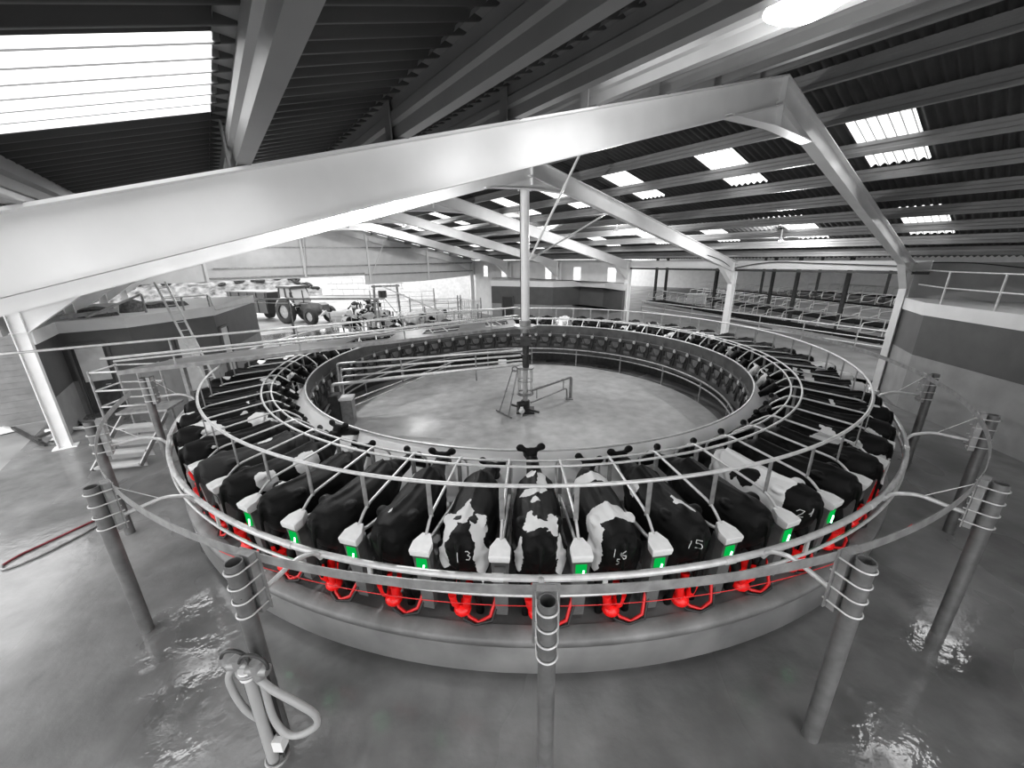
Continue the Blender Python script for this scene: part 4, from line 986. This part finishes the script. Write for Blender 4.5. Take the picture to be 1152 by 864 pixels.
# ================================================================== YARD BEYOND THE GABLE
tc_ = thing('tractor', 'dark tractor with cab, seen from the side beyond the gable doorway', 'tractor', (-18.6, 20.0, 0))
rear = Vector((-19.4, 20.5, 0)); fx = Vector((.93, -.36, 0)).normalized(); sx = Vector((-fx.y, fx.x, 0)); up = Vector((0, 0, 1)); ax = (fx, sx, up)
def W_(x, y, z): return rear + fx * x + sx * y + up * z
m = MB(); m.box(W_(2.1, 0, 1.35), (2.0, .75, .75), axes=ax); m.extrude([W_(3.1, -.37, .98), W_(3.45, -.3, 1.05), W_(3.42, -.3, 1.55), W_(3.1, -.37, 1.72)], sx * .7); m.box(W_(1.6, 0, .85), (3.2, .5, .35), axes=ax); obj('bonnet', m, M['tractor'], tc_)
m = MB(); m.extrude([W_(-.75, -.75, 1.4), W_(1.0, -.75, 1.3), W_(.95, -.75, 2.0), W_(.65, -.75, 2.85), W_(-.6, -.75, 2.85), W_(-.8, -.75, 2.0)], sx * 1.5); obj('cab_glass', m, M['glass'], tc_)
m = MB(); m.box(W_(.02, 0, 2.92), (1.7, 1.7, .16), axes=ax)
for x0, x1 in ((-.78, -.62), (.98, .66), (.1, .05)):
    for y in (-.77, .77): m.bar(W_(x0, y, 1.4), W_(x1, y, 2.86), .09, .09)
m.box(W_(.1, 0, 1.45), (1.9, 1.56, .12), axes=ax); obj('cab_frame', m, M['tractor_dark'], tc_)
for y in (-.95, .95):
    for x, R, w in ((0, .98, .5), (2.75, .68, .4)):
        m = MB(); prof = [(R * .55, -w / 2), (R * .9, -w / 2), (R, -w * .35), (R, w * .35), (R * .9, w / 2), (R * .55, w / 2)]
        vs = []; k = 28
        for i in range(k):
            a = 2 * PI * i / k
            rr2 = 1 + (.02 if i % 2 else 0)
            vs += [W_(x + r * rr2 * math.cos(a), y + q, R + r * rr2 * math.sin(a)) for r, q in prof]
        n6 = len(prof); m.add(vs, [(i * n6 + j, ((i + 1) % k) * n6 + j, ((i + 1) % k) * n6 + j + 1, i * n6 + j + 1) for i in range(k) for j in range(n6 - 1)], True)
        wh = obj('wheel', m, M['tyre'], tc_)
        h = MB(); h.cyl(W_(x, y - w * .3, R), W_(x, y + w * .3, R), R * .56, 20); obj('hub', h, M['galv_dark'], wh)
    m = MB(); m.tube([W_(1.12 * math.cos(a), y, .98 + 1.12 * math.sin(a)) for a in [PI * .15 + PI * .75 * k / 12 for k in range(13)]], .06, 8); obj('mudguard', m, M['galv'], tc_)
m = MB(); m.tube([W_(1.1, -.9, 2.5), W_(1.35, -1.3, 2.6)], .02, 6); m.box(W_(1.38, -1.32, 2.4), (.06, .2, .4), axes=ax); obj('mirror', m, M['tractor_dark'], tc_)
m = MB(); m.tube([W_(1.7, -.5, 1.6), W_(1.7, -.5, 2.7)], .05, 8); obj('exhaust', m, M['tractor_dark'], tc_)
tr_ = thing('feed_wagon', 'dark high-sided wagon coupled behind the tractor', 'wagon', W_(-4.4, 0, 0))
m = MB(); bl_ = [W_(-6.6, -1.1, .75), W_(-2.0, -1.1, .75), W_(-1.7, -1.1, 2.5), W_(-6.9, -1.1, 2.5)]; m.extrude(bl_, sx * 2.2); obj('wagon_body', m, M['tractor_dark'], tr_)
m = MB()
for i in range(5): m.bar(W_(-6.4 + i * 1.1, -1.13, .8), W_(-6.4 + i * 1.1, -1.13, 2.45), .08, .06)
m.bar(W_(-6.9, -1.14, 2.5), W_(-1.7, -1.14, 2.5), .1, .1); obj('side_rib', m, M['tractor'], tr_)
m = MB(); m.bar(W_(-2.0, 0, .6), W_(-.6, 0, .6), .12, .12); obj('drawbar', m, M['tractor_dark'], tr_)
for y in (-.9, .9):
    m = MB(); m.cyl(W_(-4.6, y - .2, .55), W_(-4.6, y + .2, .55), .55, 20); obj('wheel', m, M['tyre'], tr_)

# silage heap with tyres, block walls
m = MB(); hx = []; 
ca, cbv = Vector((-62, 36, 0)), Vector((-30, 46, 0)); tdir = (cbv - ca).normalized(); tn2 = Vector((-tdir.y, tdir.x, 0)); LL = (cbv - ca).length
G = [[None] * 8 for _ in range(33)]
for i in range(33):
    for j in range(8):
        u = i / 32; v = j / 7; z = 2.6 * math.sin(PI * min(1, v * .9)) ** .6 * min(1, 6 * (1 - u) + .05) * (1 + .06 * math.sin(i * 1.3 + j))
        G[i][j] = ca + tdir * LL * u + tn2 * (9 * v) + up * (z if 0 < v < 1 else 0)
vs = [p for r in G for p in r]; m.add(vs, [(i * 8 + j, (i + 1) * 8 + j, (i + 1) * 8 + j + 1, i * 8 + j + 1) for i in range(32) for j in range(7)], True)
solo('silage_heap', m, M['silage'], 'long sheeted silage heap across the yard behind the tractor', 'heap')
ty = MB(); ty.torus((0, 0, .11), .32, .13, (0, 0, 1), 16, 8); tym = ty.mesh('tyre', M['tyre'])
for i in range(64):
    a, b = random.randrange(1, 31), random.choice([1, 2, 2, 3, 3])
    p = G[a][b].lerp(G[a + 1][b + 1], random.uniform(.1, .9))
    o = bpy.data.objects.new('tyre', tym); o.location = p; o.rotation_euler = (random.uniform(.1, .6), random.uniform(-.3, .3), random.uniform(0, 3)); s = random.uniform(1.1, 1.6); o.scale = (s, s, s); link(o)
    tag(o, 'old black tyre weighting down the sheeted silage heap', 'tyre', 'tyres on the silage heap')
m = MB()
for r in range(5):
    for i in range(16):
        c = Vector((-29 + i * 1.62 + (.8 if r % 2 else 0), 46 - i * .1, .45 + r * .82)); m.box(c, (1.58, .8, .78), -.06)
struct('wall_yard', m, M['white_panel'], 'white block wall at the back of the yard', 'wall')
m = MB(); m.box((-8, 36, 2.2), (14, .3, 4.4), -.15); struct('wall_yard_right', m, M['white_panel'], 'white panel wall beyond the yard gates', 'wall')

# cows waiting in the yard
YC = [(-13.8, 16.7), (-12.0, 13.9), (-12.7, 17.7), (-13.1, 20.5), (-10.9, 16.5), (-9.2, 13.75), (-8.0, 15.6), (-6.6, 16.6), (-15.4, 23.4), (-14.6, 25.6)]
YL = ['nearest the tractor front', 'closest to the far stalls at the left', 'in the middle of the yard, left', 'third back on the left of the yard', 'in the middle of the yard', 'closest to the far stalls in the middle', 'right of the middle, before the gates', 'farthest right, before the gates', 'far back beside the tractor', 'farthest back in the yard']
for i, ((x, y), w) in enumerate(zip(YC, YL)):
    o = bpy.data.objects.new('dairy_cow', POSES[i % 6]); o.location = (x, y, 0); o.rotation_euler = (0, 0, random.uniform(-2.6, -.6)); o.color = (random.random(), random.choice([.5, .55, .6]), 0, 1); link(o)
    tag(o, 'patched cow waiting in the yard, ' + w, 'cow', 'cows waiting in the yard')
def gate(p, q, h, bars, verts, lab, nm='yard_gate'):
    p = Vector((*p, 0)); q = Vector((*q, 0)); g = thing(nm, lab, 'gate', (p + q) / 2)
    for e in (p, q):
        t = MB(); t.tube([e, e + up * (h + .25)], .05, 8); obj('gate_post', t, M['galv_dark'], g)
    for i in range(bars):
        z = h - i * h / (bars + .3); t = MB(); t.tube([p + up * z, q + up * z], .028, 6); obj('gate_bar', t, M['galv'], g)
    for i in range(verts):
        c = p.lerp(q, (i + 1) / (verts + 1)); t = MB(); t.tube([c + up * .25, c + up * h], .022, 6); obj('gate_upright', t, M['galv'], g)
gate((-12.6, 12.6), (-8.6, 13.0), 1.5, 4, 2, 'pale barred gate nearest the far stalls, left of the centre')
gate((-9.0, 18.4), (-5.2, 19.6), 1.9, 5, 3, 'pale barred gate farther back, behind the waiting cows')
gate((-5.4, 19.4), (-3.3, 17.2), 1.9, 3, 9, 'closely barred pale gate beside the far low block')
gate((-6.9, 14.6), (-3.4, 15.9), 1.6, 4, 3, 'pale barred gate before the dark doorway')
gate((-13.4, 21.8), (-8.2, 23.4), 2.2, 5, 4, 'tall pale gate across the back of the yard')
ga = thing('backing_gate', 'tall braced steel frame with a dark drum, standing amid the yard gates', 'gate frame', (-9.6, 15.2, 0))
for x0, y0, x1, y1 in ((-10.6, 15.0, -10.4, 15.0), (-8.9, 15.6, -9.0, 15.6)):
    t = MB(); t.bar((x0, y0, 0), (x1, y1, 3.3), .12, .12); obj('upright', t, M['galv_dark'], ga)
t = MB(); t.bar((-10.6, 15.0, 3.2), (-8.8, 15.6, 3.2), .1, .12); obj('cross_beam', t, M['galv_dark'], ga)
t = MB(); t.bar((-9.9, 15.2, 3.2), (-6.4, 16.6, 1.3), .08, .08); t.bar((-10.0, 15.2, 2.6), (-8.8, 15.7, .7), .06, .06); obj('brace', t, M['galv'], ga)
t = MB(); t.cyl((-9.9, 15.1, 2.45), (-9.9, 15.1, 2.9), .28, 14); obj('drum', t, M['tractor_dark'], ga)
